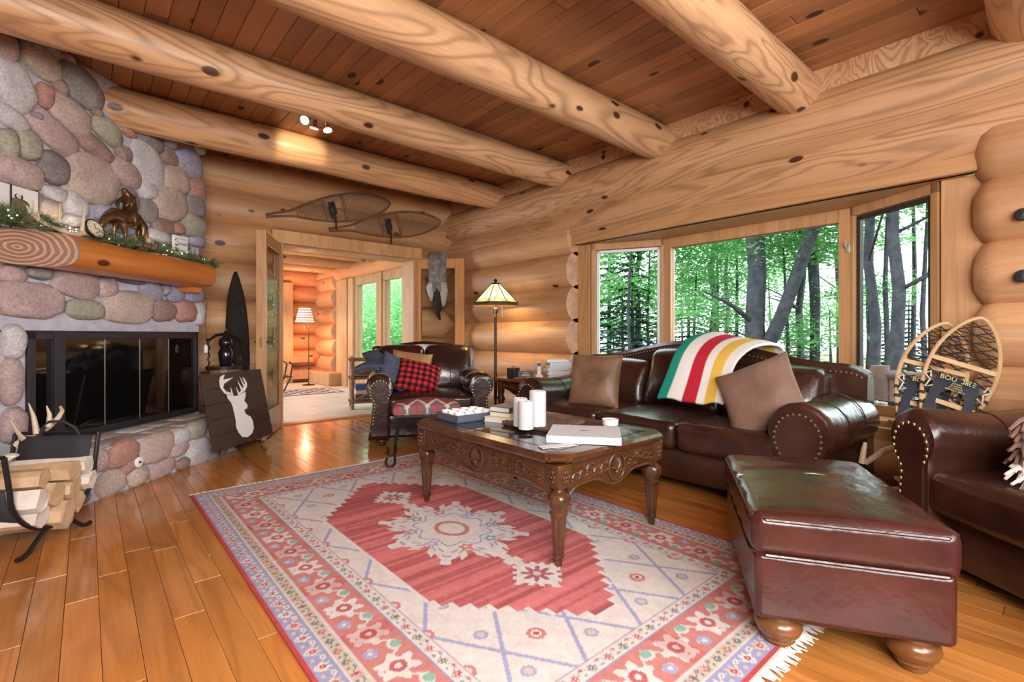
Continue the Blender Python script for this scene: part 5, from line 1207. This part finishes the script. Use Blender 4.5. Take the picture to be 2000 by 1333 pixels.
# grey pelt on the right door leaf (hung over its top, door plane)
hinge = Vector((3.40, 6.0, 0)); free = Vector((3.865, 5.42, 0)); dd = (free-hinge).normalized(); nn = Vector((dd.y, -dd.x, 0)); nn = nn if nn.y < 0 else -nn
def ondoor(px, py, off=.03):
    d = Vector(ray(px, py)); p0 = hinge+nn*off; t = (p0-Vector((0, 0, CAM_H))).dot(nn)/d.dot(nn); return Vector((0, 0, CAM_H))+d*t
fx = empty('grey_pelt', tuple(ondoor(850, 495)), 0, 'grey fox pelt hanging over the right glass door leaf', 'pelt')
def strip(rows, m, nm, th=.03):
    b = MB(); v = []; f = []; n = 7
    for (py, xl, xr) in rows:
        A = ondoor(xl, py); Cc = ondoor(xr, py)
        for k in range(n): t = k/(n-1); v.append(A.lerp(Cc, t)+nn*(th*math.sin(PI*t)**.7+.008*mnoise.noise(Vector((t*5, py*.05, 2))))-Vector(fx.location))
    for i in range(len(rows)-1):
        for k in range(n-1): f.append((i*n+k, i*n+k+1, (i+1)*n+k+1, (i+1)*n+k))
    b.add(v, f); o = b.build(nm, m, fx); s_ = o.modifiers.new('t', 'SOLIDIFY'); s_.thickness = .015
strip([(494, 838, 872), (510, 837, 872), (535, 836, 871), (555, 838, 872), (570, 842, 873)], M_FURG, 'body')
strip([(552, 836, 848), (562, 832, 848), (574, 835, 848), (585, 840, 846), (589, 842, 845)], mottled('pale_fur', (.38, .34, .33), (.52, .48, .46), .9, 20, .8), 'foreleg')
strip([(552, 857, 873), (570, 856, 875), (585, 860, 872), (598, 864, 870)], mottled('pale_fur_b', (.34, .30, .29), (.48, .44, .42), .9, 20, .8), 'hind_leg')
strip([(560, 848, 862), (580, 846, 866), (600, 845, 862), (612, 849, 860), (625, 857, 861)], M_FUR, 'tail')

# ================================================================ DEER SIGN, BARREL, FIRE TOOLS
M_BOARD = wood('dark_stained_board', (.055, .028, .02), (.04, .019, .013), None, .55, 0, line=.3, knots=False, tint=.3)
A = onz(398, 905, .0); sc_ = Vector((.93, 4.66, 0)); sdir = Vector((.75, .66, 0)).normalized()
e = empty('deer_sign', (1.06, 4.80, .10), math.atan2(sdir.y, sdir.x), 'dark plank sign with a white deer head silhouette on an easel', 'sign')
sw, shh = .76, .64; tilt = Matrix.Rotation(math.radians(-12), 4, 'X')
for i in range(5):
    b = MB(); b.bbox((-sw/2, -.01, i*shh/5), (sw/2, .01, (i+1)*shh/5-.003), .002, tilt); b.build('board', M_BOARD, e, smooth=False)
def sp(px, py):  # crop px of the enlarged view (571 wide) -> board coordinates
    return ((px-275)/470*sw*1.0, (1195-py)/455*shh)
body = [(195, 880), (215, 870), (245, 895), (280, 895), (320, 885), (342, 878), (338, 905), (318, 935), (338, 965), (330, 985), (303, 992), (310, 1020), (345, 1045), (356, 1075), (352, 1120), (330, 1150), (290, 1165), (250, 1155), (228, 1120), (218, 1085), (225, 1040), (222, 960), (215, 930), (198, 905)]
lant = [(205, 885), (178, 865), (158, 830), (160, 790), (172, 765), (208, 752), (190, 785), (268, 778), (190, 810), (178, 835), (195, 858), (230, 872), (234, 832), (241, 872), (243, 892)]
rant = [(280, 895), (276, 840), (290, 880), (310, 868), (296, 800), (322, 855), (335, 845), (318, 775), (345, 835), (352, 825), (340, 785), (352, 790), (368, 825), (362, 850), (340, 872), (310, 885)]
import mathutils
for nm, P in (('deer_head', body), ('antler', lant), ('antler', rant)):
    Q = [sp(*p) for p in P]; tri = mathutils.geometry.tessellate_polygon([[Vector((x, z, 0)) for x, z in Q]]); b = MB(); n_ = len(Q)
    b.add([(x, -.012, z) for x, z in Q]+[(x, -.0101, z) for x, z in Q], [tuple(t) for t in tri]+[(i, (i+1) % n_, n_+(i+1) % n_, n_+i) for i in range(n_)], tilt); b.build(nm, mat('white_paint', (.78, .76, .76), .7), e, smooth=False)
ez = empty('sign_easel', (1.06, 4.80, 0), math.atan2(sdir.y, sdir.x), 'small black iron easel holding the deer sign', 'easel')
for sx in (-1, 1):
    b = MB(); X = sx*.13; b.tube([(X, .16, 0), (X, .06, .30)], .006, 6); b.tube([(X, -.09, 0), (X, -.03, .09), (X, .01, .10), (X, .06, .30)], .006, 6); b.tube([(X, .01, .095), (X, -.05, .092), (X, -.06, .115), (X, -.045, .125)], .006, 6); b.tube([(X, -.09, .004), (X, -.115, .012), (X, -.11, .03)], .005, 6); b.build('leg', M_IRON, ez)
b = MB(); b.tube([(-.13, .01, .08), (.13, .01, .08)], .006, 6); b.build('crossbar', M_IRON, ez)
bc = Vector((1.02, 5.50, 0)); M_BAR = wood('barrel_oak', (.30, .13, .055), (.22, .085, .03), None, .5, 2, line=.3, knots=False, tint=.25)
bar = empty('wooden_barrel', bc, 0, 'small wooden barrel with a dark rim behind the deer sign', 'barrel')
for k in range(16):
    a0 = 2*PI*k/16+.01; a1 = 2*PI*(k+1)/16-.01; b = MB(); v = []; 
    for z, r in ((0, .145), (.2, .165), (.4, .17), (.6, .155), (.74, .145)):
        v += [(r*math.cos(a0), r*math.sin(a0), z), (r*math.cos(a1), r*math.sin(a1), z), ((r-.015)*math.cos(a1), (r-.015)*math.sin(a1), z), ((r-.015)*math.cos(a0), (r-.015)*math.sin(a0), z)]
    f = [(3, 2, 1, 0), (16, 17, 18, 19)]
    for i in range(4):
        for q in range(4): l = (q+1) % 4; f.append((i*4+q, i*4+l, i*4+4+l, i*4+4+q))
    b.add(v, f); b.build('stave', M_BAR, bar, smooth=False)
for z in (.05, .36, .715): 
    b = MB(); r = .17 if z < .5 and z > .1 else .15; b.lathe([(r, z), (r+.004, z), (r+.004, z+.03), (r, z+.03)], 24, cap=False); b.build('hoop', M_IRON, bar)
b = MB(); b.lathe([(0, .70), (.143, .70), (.143, .715), (0, .715)], 20, cap=False); b.build('lid', M_BAR, bar)
ft = empty('fire_tool_set', (bc.x+.02, bc.y+.02, .715), .5, 'black iron sculptural fire tool stand on the barrel', 'fire tools')
b = MB(); b.lathe([(0, 0), (.085, 0), (.085, .012), (.05, .02), (.06, .1), (.066, .16), (.05, .2), (.045, .21), (.062, .24), (.058, .29), (.035, .315), (.02, .32), (.025, .335), (.012, .35), (.016, .36), (.006, .38), (.008, .39), (0, .42)], 18, cap=False); b.build('stand', mat('gloss_black', (.01, .01, .014), .12, spec=.7), ft)
b = MB(); b.tube([(-.19, 0, .27), (-.2, 0, .30), (-.17, 0, .29), (-.10, 0, .335), (0, 0, .345), (.10, 0, .325), (.17, 0, .27), (.20, 0, .285), (.19, 0, .30)], [.008, .01, .012, .014, .016, .014, .012, .009, .007], 8); b.build('hook_bar', M_IRON, ft)
for X in (-.18, .17):
    b = MB(); pts = [(X+.006*math.cos(k*1.2), .006*math.sin(k*1.2), .28-k*.014) for k in range(28)]; b.tube(pts, .008, 6); b.build('poker', M_IRON, ft)
# string of the garland light by the fireplace corner
e = empty('hanging_light_string', tuple(onY(402, 575, 5.3)), 0, 'thin wire with a small white plug hanging from the mantel end', 'light string'); b = MB(); b.tube([(.0, 0, 0), (.008, 0, -.12), (-.006, 0, -.24), (.006, 0, -.36), (0, 0, -.47)], .003, 5); b.build('wire', mat('brown_wire', (.08, .05, .03), .6), e); b = MB(); b.lathe([(0, -.545), (.016, -.545), (.018, -.5), (.008, -.47), (0, -.47)], 10, cap=False); b.build('plug', M_WHITE, e)

# ================================================================ FIREWOOD RACK
rk = empty('firewood_rack', (0, 0, 0), 0, 'black iron log holder with a canvas sling in front of the hearth', 'log rack')
fA = onz(45, 1088, 0); fB = onz(150, 1033, 0); u_ = (fB-fA); Lw = u_.length; u_.normalize(); ax = Vector((-u_.y, u_.x, 0)); ax = ax if ax.x < 0 else -ax
mid = (fA+fB)/2+Vector((.02, -.02, 0))
rk.matrix_world = Matrix(((u_.x, ax.x, 0, mid.x), (u_.y, ax.y, 0, mid.y), (0, 0, 1, 0), (0, 0, 0, 1)))   # local x across, y away to the left
def U(y, hgt=.50):
    P = []
    for k in range(21):
        a = PI+PI*k/20; P.append((.27*math.cos(a)*(1.0), y, .33+.24*math.sin(a)))
    return [(-.30, y, hgt)]+P+[(.30, y, hgt)]
for y in (0, .42):
    b = MB(); b.tube(U(y), .011, 8); b.build('hoop', M_IRON, rk)
    b = MB()
    for s_ in (-1, 1): b.tube([(s_*.04, y, .10), (s_*.10, y, .075), (s_*.17, y, .02), (s_*.21, y, .008), (s_*.235, y, .012)], .011, 8)
    b.build('foot', M_IRON, rk)
for s_ in (-1, 1):
    b = MB(); b.tube([(s_*.30, 0, .50), (s_*.30, .42, .50)], .010, 8); b.build('rail', M_IRON, rk)
b = MB(); v, f = drape(lambda a, t: ((.262*math.cos(PI+PI*a)), .03+.36*t, .335+.232*math.sin(PI+PI*a)+.004*mnoise.noise(Vector((a*6, t*5, 0)))), 24, 8); b.add(v, f); v, f = drape(lambda a, t: (.262+.035*a, .03+.36*t, .335+.15*a), 4, 4); b.add(v, f)
o = b.build('sling', mat('black_canvas', (.03, .027, .035), .8), rk); s_ = o.modifiers.new('t', 'SOLIDIFY'); s_.thickness = .006
for s_ in (-1, 1):
    b = MB(); b.tube([(s_*.29, .09, .49), (s_*.285, .11, .53), (s_*.27, .16, .57), (s_*.26, .22, .57), (s_*.285, .27, .53), (s_*.29, .29, .49)], .012, 8, flat=.6); b.build('sling_handle', mat('canvas_strap', (.028, .025, .033), .8), rk)
M_SPLIT = mottled('split_firewood', (.46, .30, .17), (.60, .42, .26), .85, 9, .4, 30); M_BRK = mottled('birch_bark', (.62, .56, .48), (.74, .68, .60), .85, 14, .4, 40)
wr = random.Random(21); k = 0
for (x, z, r) in ((-.12, .17, .055), (0, .145, .06), (.12, .17, .055), (-.17, .26, .05), (-.05, .255, .06), (.08, .25, .055), (.18, .27, .045), (-.1, .345, .05), (.03, .345, .055), (.15, .35, .045)):
    m_ = M_SPLIT if k % 3 else M_BRK; P = [(r*1.15*math.cos(a)*wr.uniform(.8, 1.1), r*1.15*math.sin(a)*wr.uniform(.7, 1.1)) for a in [q*2*PI/7 for q in range(7)]]
    b = MB(); nn_ = 8; v = []; f = []
    for i in range(nn_+1):
        t = i/nn_; v += [(px*(1+.12*mnoise.noise(Vector((t*3, px*20, k)))), -.03+.48*t+wr.uniform(-.005, .005), pz*(1+.15*mnoise.noise(Vector((t*3, pz*20, k+9))))) for px, pz in P]
    for i in range(nn_):
        for q in range(7): l = (q+1) % 7; f.append((i*7+q, i*7+l, i*7+7+l, i*7+7+q))
    f += [tuple(range(7))[::-1], tuple(nn_*7+q for q in range(7))]; b.add(v, f); o = b.build('firewood_log', m_, None, smooth=False)
    o.matrix_world = rk.matrix_world @ T(x, wr.uniform(-.03, .03), z) @ rotz(.16+wr.uniform(-.05, .05)); k += 1
    tag(o, ('white birch' if (k-1) % 3 == 0 else 'split tan')+' firewood log, '+['front of the bottom row', 'middle of the bottom row', 'back of the bottom row', 'front of the middle row', 'second in the middle row', 'third in the middle row', 'back of the middle row', 'front of the top row', 'middle of the top row', 'back of the top row'][k-1]+' in the rack', 'firewood', 'split logs in the rack')
def antler(name, label, base, main, tines, r=.02, m=None, parent=None, M=None):
    e = empty(name, base, 0, label, 'antler'); b = MB(); n = len(main); b.tube(main, [r*(1.1-.75*i/(n-1)) for i in range(n)], 8); bm_ = b.build('beam', m, e)
    for P in tines: b = MB(); b.tube(P, [r*.75, r*.5, r*.12], 7); b.build('tine', m, e)
    return e
M_ANT = mottled('antler_bone', (.50, .38, .24), (.66, .55, .42), .5, 8, .15)
g = lambda px, py, dep: Vector((0, 0, CAM_H))+Vector(ray(px, py))*dep
D0 = 2.72; an = [(30, 872), (45, 862), (70, 850), (95, 835), (115, 815), (122, 803), (118, 795)]
bs = g(30, 872, D0)
antler('antler_shed', 'large pale antler with tall tines resting on the firewood', tuple(bs), [g(x, y, D0+.02*i)-bs for i, (x, y) in enumerate(an)], [[g(48, 860, D0)-bs, g(35, 845, D0)-bs, g(20, 820, D0)-bs], [g(72, 848, D0)-bs, g(66, 815, D0)-bs, g(56, 788, D0)-bs], [g(96, 834, D0)-bs, g(97, 810, D0)-bs, g(91, 793, D0)-bs], [g(36, 870, D0)-bs, g(28, 862, D0)-bs, g(25, 852, D0)-bs]], .021, M_ANT)
b = MB(); 
for k in range(16): b.sphere((wr.uniform(-.1, .1), wr.uniform(0, .22), wr.uniform(0, .05)), (wr.uniform(.02, .045), wr.uniform(.02, .04), .014), 7, 5)
o = b.build('birch_bark_pile', M_BRK); o.matrix_world = rk.matrix_world @ T(-.02, .2, .405); tag(o, 'pile of curled white birch bark on the firewood', 'bark', kind='stuff')

# ================================================================ MANTEL DISPLAY
ZM = 1.705
def om(px, py, c=CF+.14): return onN(px, py, c)
def base_at(px, c): p = onN(px, 500, c); return Vector((p.x, p.y, ZM-.01))
# bronze horse and rider (plain, generic)
q = base_at(250, CF+.09)+Vector((0, 0, .035)); st = empty('bronze_horse_statue', q, PI/4, 'bronze figurine of a rider on a horse on the mantel', 'statue')
M_BRZ = mottled('brown_bronze', (.10, .05, .022), (.22, .12, .055), .3, 14, .2); M_BRZ.node_tree.nodes['Principled BSDF'].inputs['Metallic'].default_value = .75
def skin(name, verts, edges, radii, m, parent, lv=2):
    me = bpy.data.meshes.new(name); me.from_pydata(verts, edges, []); o = bpy.data.objects.new(name, me); COL.objects.link(o); sk = o.modifiers.new('s', 'SKIN'); sk.use_smooth_shade = True
    for i, r in enumerate(radii):
        rr = r if isinstance(r, tuple) else (r, r); me.skin_vertices[0].data[i].radius = rr
    me.skin_vertices[0].data[0].use_root = True
    ss = o.modifiers.new('ss', 'SUBSURF'); ss.levels = lv; ss.render_levels = lv; me.materials.append(m); o.parent = parent; return o
# horse, head to -x (left in picture); units metres, about .33 high
hv = [(0, 0, .20), (.06, 0, .205), (.115, 0, .20), (-.06, 0, .205), (-.10, 0, .205), (-.15, 0, .185), (-.19, 0, .15), (-.205, 0, .11), (-.215, 0, .085),
      (.125, .025, .15), (.12, .027, .10), (.14, .027, .06), (.13, .027, .0), (.11, -.025, .15), (.095, -.027, .10), (.115, -.027, .055), (.105, -.027, 0),
      (-.08, .025, .14), (-.085, .027, .08), (-.08, .027, 0), (-.065, -.025, .14), (-.05, -.027, .08), (-.055, -.027, 0), (.15, 0, .18), (.16, 0, .12), (.15, 0, .06), (-.165, .0, .205)]
he = [(0, 1), (1, 2), (0, 3), (3, 4), (4, 5), (5, 6), (6, 7), (7, 8), (2, 9), (9, 10), (10, 11), (11, 12), (2, 13), (13, 14), (14, 15), (15, 16), (3, 17), (17, 18), (18, 19), (3, 20), (20, 21), (21, 22), (2, 23), (23, 24), (24, 25), (5, 26)]
hr_ = [.055, .055, .05, .052, .045, .033, .026, .022, .014, .03, .017, .012, .012, .03, .017, .012, .012, .022, .012, .011, .022, .012, .011, .012, .016, .006, .008]
skin('horse', hv, he, hr_, M_BRZ, st)
rv = [(.02, 0, .26), (.02, 0, .31), (.0, 0, .355), (-.02, 0, .385), (-.045, 0, .40), (.0, .04, .345), (-.04, .045, .31), (-.055, .03, .27), (.0, -.04, .345), (-.04, -.045, .30), (-.055, -.03, .265), (0, .05, .22), (.0, .062, .16), (-.02, .062, .12), (0, -.05, .22), (.0, -.062, .16), (-.02, -.062, .12)]
re_ = [(0, 1), (1, 2), (2, 3), (3, 4), (2, 5), (5, 6), (6, 7), (2, 8), (8, 9), (9, 10), (0, 11), (11, 12), (12, 13), (0, 14), (14, 15), (15, 16)]
skin('rider', rv, re_, [.034, .036, .034, .018, .026, .017, .013, .012, .017, .013, .012, .025, .017, .013, .025, .017, .013], M_BRZ, st)
st.scale = (1.08, 1.08, 1.08)
b = MB(); b.rbox((-.14, -.05, -.012), (.16, .05, .0), .005, 1, (2, 2, 1)); b.build('plinth', M_BRZ, st)
# clock
q = base_at(185, CF+.24); ck = empty('mantel_clock', q, PI/4, 'small round brass desk clock leaning on the mantel', 'clock'); Mx = T(0, 0, .075) @ Matrix.Rotation(math.radians(70), 4, 'X')
b = MB(); b.lathe([(0, -.03), (.05, -.028), (.066, -.01), (.07, .004), (.062, .01), (.06, .006)], 28, Mx, cap=False); b.build('case', M_BRONZE, ck); b = MB(); b.lathe([(0, .006), (.06, .006)], 28, Mx, cap=False); fc_ = b.build('dial', mat('cream_dial', (.75, .66, .48), .5), ck)
b = MB(); b.box((-.002, -.002, .0075), (.002, .035, .009), Mx); b.box((-.002, -.002, .0075), (.024, .002, .009), Mx)
for k in range(12): b.box((-.0015, .047, .0072), (.0015, .055, .0085), Mx @ rotz(k*PI/6))
b.build('hands', M_IRON, fc_, smooth=False); b = MB(); b.tube([(.0, .0, .145), (0, .0, .155)], .006, 6); b.build('knob', M_BRASS, ck)
# antler in front, glass candle frame, deer figure, SHARE block, garland
bs = base_at(160, CF+.27); an = [(163, 455), (150, 458), (125, 452), (95, 440), (72, 428), (58, 415), (52, 402)]
ga = lambda px, py: onN(px, py, CF+.25)
bs = ga(160, 457); antler('mantel_antler', 'pale antler lying along the mantel with two upright tines', tuple(bs), [ga(x, y)-bs for x, y in an], [[ga(160, 455)-bs, ga(163, 430)-bs, ga(167, 398)-bs], [ga(122, 451)-bs, ga(116, 425)-bs, ga(117, 397)-bs], [ga(90, 438)-bs, ga(75, 425)-bs, ga(74, 412)-bs]], .017, M_ANT)
q = base_at(30, CF+.08); fr3 = empty('framed_print', q, PI/4, 'pale framed deer print standing at the left of the mantel', 'picture')
for x0, x1 in ((-.17, -.035), (-.03, .13)):
    b = MB(); b.bbox((x0, -.006, 0), (x1, .006, .26), .002); b.build('panel', mat('print_paper', (.72, .70, .70), .6), fr3, smooth=False); b = MB(); b.tube([(x0, -.008, 0), (x0, -.008, .26), (x1, -.008, .26), (x1, -.008, 0)], .003, 5, True); b.build('frame', M_IRON, fr3)
b = MB(); b.tube([(.02, -.008, .11), (.0, -.008, .16), (.015, -.008, .21)], .006, 6); b.tube([(.08, -.008, .11), (.10, -.008, .16), (.09, -.008, .2)], .006, 6); b.build('printed_antlers', mat('print_ochre', (.62, .45, .32), .8), fr3)
q = base_at(38, CF+.18); df = empty('deer_figurine', q, PI/4, 'small brown deer head figurine in the greenery', 'figurine')
skin('head', [(0, 0, .05), (0, 0, .10), (.0, -.01, .13), (0, -.04, .125), (0, -.06, .115), (-.04, .0, .16), (.045, .0, .15)], [(0, 1), (1, 2), (2, 3), (3, 4), (2, 5), (2, 6)], [.032, .025, .026, .018, .012, .008, .008], mottled('deer_brown', (.10, .06, .04), (.18, .11, .07), .7, 20, .2), df)
for s_ in (-1, 1): b = MB(); b.tube([(s_*.01, 0, .15), (s_*.02, .005, .18), (s_*.012, 0, .19)], [.005, .004, .002], 5); b.build('horn', M_IRON, df)
q = base_at(350, CF+.13)+Vector((0, 0, .045)); sb = empty('share_block', q, PI/4, 'small white block sign with black letters on the mantel', 'sign'); b = MB(); b.bbox((-.07, -.012, 0), (.085, .012, .165), .002); b.build('block', M_WHITE, sb, smooth=False); M_INK = mat('black_ink', (.02, .02, .02), .7)
text('lettering', 'SHARE', (.022, -.0125, .085), (PI/2, 0, 0), .036, M_INK, sb); b = MB(); b.tube([(-.064, -.0125, .118), (-.055, -.0125, .132), (-.042, -.0125, .138), (-.028, -.0125, .137)], .006, 6, flat=.2); b.box((-.064, -.0135, .078), (-.028, -.012, .088)); b.box((-.04, -.0135, .108), (-.03, -.012, .115)); b.build('big_letter', M_INK, sb, smooth=False); marks('small_print', [3, 6], (.03, -.0125, .135), (PI/2, 0, 0), .012, mat('grey_ink', (.3, .28, .28), .7), sb, 6)
M_PINE = mottled('pine_needles', (.06, .10, .035), (.13, .18, .07), .8, 20, 0); M_FAIRY = mat('fairy_bulb', (1, .9, .7), .4, emit=(1, .85, .55), estr=7); M_CONE = mottled('pine_cone', (.12, .06, .04), (.22, .13, .09), .8, 30, .4)
gl = empty('pine_garland', base_at(250, CF+.2), PI/4, 'pine garland with tiny white lights along the mantel', 'garland'); gr_ = random.Random(14); G0 = gl.location; GM = (T(*G0) @ rotz(PI/4)).inverted()
b = MB(); bl_ = MB(); cn = MB()
segs = [(0, 40, .06), (40, 100, .035), (175, 330, .03), (330, 425, .03)]
for k in range(430):
    px = gr_.choice([gr_.uniform(-5, 45), gr_.uniform(60, 120), gr_.uniform(185, 300), gr_.uniform(240, 420), gr_.uniform(300, 420)]); c = CF+gr_.uniform(.10, .28); p = GM @ base_at(px, c); p.z += gr_.uniform(.0, .07 if px < 340 else .05)-(.03 if px > 395 else 0)
    a = gr_.uniform(0, 6.28); d = Vector((math.cos(a), math.sin(a), gr_.uniform(-.2, .8))).normalized(); L = gr_.uniform(.04, .075)
    s_ = d.orthogonal().normalized(); t_ = d.cross(s_)
    for j in range(16):
        o_ = p+d*L*j/16; aa = j*2.4; w_ = (s_*math.cos(aa)+t_*math.sin(aa)+d*.8).normalized()*.036; e_ = d.cross(w_).normalized()*.0022
        b.add([o_-e_, o_+e_, o_+w_], [(0, 1, 2)])
for k in range(46):
    px = gr_.choice([gr_.uniform(0, 45), gr_.uniform(60, 150), gr_.uniform(190, 400), gr_.uniform(250, 400)]); p = GM @ base_at(px, CF+gr_.uniform(.14, .31)); p.z += gr_.uniform(.012, .07); bl_.sphere(p, .004, 7, 5)
for px in (55, 270, 288, 300, 385): p = GM @ base_at(px, CF+.27); cn = MB(); cn.sphere((p.x, p.y, p.z+.03), (.035, .022, .02), 10, 7); cn.build('pine_cone', M_CONE, gl)
o = b.build('needles', M_PINE, gl, smooth=False); o['kind'] = 'stuff'; bl_.build('fairy_lights', M_FAIRY, gl)['kind'] = 'stuff'
b = MB(); b.tube([GM @ base_at(x, CF+.2)+Vector((0, 0, .02)) for x in (-20, 30, 80, 130, 180, 230, 280, 330, 380, 415)], .008, 6); b.build('stem', M_PINE, gl)
for px in (100, 145): point('mantel_glow', tuple(base_at(px, CF+.12)+Vector((0, 0, .09))), .35, (1, .8, .5), .03)
point('mantel_glow_right', tuple(base_at(310, CF+.16)+Vector((0, 0, .1))), .3, (1, .8, .5), .03)

# ================================================================ SUN ROOM BITS
rs = empty('rustic_stand', (2.86, 5.82, 0), math.radians(-20), 'rustic peeled log magazine stand beside the armchair', 'stand'); M_STK = mottled('bark_pole', (.12, .065, .035), (.24, .14, .08), .7, 12, .3)
pA = onz(692, 800, 0); rs.location = (pA.x+.2, pA.y+.05, 0)
for x in (-.2, .22):
    for y in (-.14, .14): b = MB(); b.tube([(x, y, 0), (x, y, .72)], .026, 8); b.build('pole', M_STK, rs)
for z in (.10, .44, .70):
    for y in (-.14, .14): b = MB(); b.tube([(-.24, y, z), (.24, y, z)], .02, 8); b.build('rail', M_STK, rs)
    for x in (-.2, .22): b = MB(); b.tube([(x, -.2, z+.03), (x, .18, z+.03)], .02, 8); b.build('rail', M_STK, rs)
b = MB(); b.bbox((-.22, -.14, .14), (.24, .14, .155), .003); b.bbox((-.22, -.14, .475), (.24, .14, .49), .003); b.build('shelf', M_SUNT, rs, smooth=False)
b = MB(); b.tube([(-.2, -.16, .12), (.2, -.16, .30)], .015, 7); b.build('brace', M_STK, rs)
for k, (z, h, c, lab) in enumerate(((.157, .05, (.05, .04, .05), 'dark magazine at the bottom of the rustic stand'), (.208, .06, (.55, .45, .42), 'pale patterned box in the rustic stand'), (.27, .08, (.03, .06, .28), 'blue boxed game in the rustic stand'))):
    b = MB(); b.bbox((-.15, -.12, 0), (.17, .10, h-.002), .003); o = b.build('shelf_box', mat('box_print', c, .5), smooth=False); o.location = Vector(rs.location)+Vector((0, 0, z)); o.rotation_euler = (0, 0, math.radians(-20)); tag(o, lab, 'box')
b = MB(); b.rbox((-.2, -.12, 0), (.2, .12, .10), .05, 3, (6, 4, 2), fn=lambda p: (p.x, p.y, p.z+.02*mnoise.noise(p*12))); o = b.build('fur_bundle', M_FURG); o.location = Vector(rs.location)+Vector((0, 0, .49)); tag(o, 'grey fur bundle on top shelf of the rustic stand', 'fur')
q = onz(600, 775, .0); b = MB(); nx2, ny2 = 60, 40; v = [(-.75+1.5*i/nx2, -.5+1.0*j/ny2, .008) for i in range(nx2+1) for j in range(ny2+1)]; f = [(i*(ny2+1)+j, (i+1)*(ny2+1)+j, (i+1)*(ny2+1)+j+1, i*(ny2+1)+j+1) for i in range(nx2) for j in range(ny2)]
b.add(v, f); o = b.build('patterned_mat', attrmat('mat_weave', .95), smooth=False); o.location = (2.85, 9.35, 0)
def matcol(p):
    e_ = min(.75-abs(p.x), .5-abs(p.y))
    if e_ < .05: return (.05, .045, .05)
    if e_ < .11: return (.55, .5, .45)
    return (.55, .5, .45) if (math.sin(p.x*22)*math.sin(p.y*22)+.4*math.sin(p.x*51+p.y*37)) > .1 else (.09, .08, .11)
paint(o, matcol); sol = o.modifiers.new('t', 'SOLIDIFY'); sol.thickness = .006; tag(o, 'grey patterned mat on the sun room tiles', 'mat')
e = empty('folding_chair', tuple(onz(567, 765, 0)), 0, 'dark folding chair frame just inside the sun room', 'chair')
for y in (0, .35):
    b = MB(); b.tube([(-.12, y, .0), (0, y, .25), (.04, y, .5), (-.02, y, .55)], .014, 6); b.build('side_frame', M_IRON, e)
b = MB(); b.box((-.3, 0, .26), (.04, .35, .28)); b.build('seat', M_IRON, e, smooth=False)
# basket of antlers and kindling between sofa and chair
bk = empty('kindling_basket', (3.28, .47, 0), .4, 'low basket of pale kindling behind the ottoman', 'basket')
b = MB(); b.lathe([(0, 0), (.20, 0), (.25, .25), (.24, .25), (.19, .02), (0, .02)], 20, cap=False); b.build('basket', M_WEAVE, bk); kr = random.Random(3)
for k in range(40):
    a = kr.uniform(0, 6.28); r = kr.uniform(0, .16); p = Vector((r*math.cos(a), r*math.sin(a), kr.uniform(.2, .33))); d = Vector((kr.uniform(-1, 1), kr.uniform(-1, 1), kr.uniform(-.3, .5))).normalized()*kr.uniform(.05, .12); b = MB(); b.tube([p-d, p+Vector((0, 0, .015)), p+d], [.014, .017, .010], 5); b.build('kindling', (M_SPLIT, M_BRK)[k % 2], bk, smooth=False)
for k, (P, lab) in enumerate((([(1690, 905), (1725, 882), (1765, 868), (1790, 862)], 'long antler tine lying across the kindling basket'), ([(1683, 905), (1687, 880), (1690, 865)], 'upright pale antler tip by the ottoman corner'), ([(1735, 822), (1755, 828), (1775, 833)], 'white antler tip on the window sill'))):
    P = [onX(x, y, (3.2, 3.1, 3.9)[k]) for x, y in P]; b = MB(); b.tube(P, [.016, .013, .009, .005][:len(P)] if k else [.014, .017, .015, .012], 8); o = b.build('antler_tine', M_ANT); tag(o, lab, 'antler')
# wall hooks at the right edge
for k, (x, y, lab) in enumerate(((1997, 420, 'upper dark knob on the right log wall'), (1997, 540, 'lower dark knob on the right log wall'))):
    q = onX(x, y, 3.93); b = MB(); b.lathe([(0, 0), (.03, 0), (.036, .015), (.03, .03), (0, .034)], 14, T(*q) @ Matrix.Rotation(-PI/2, 4, 'Y'), cap=False); tag(b.build('wall_knob', M_IRON), lab, 'knob')
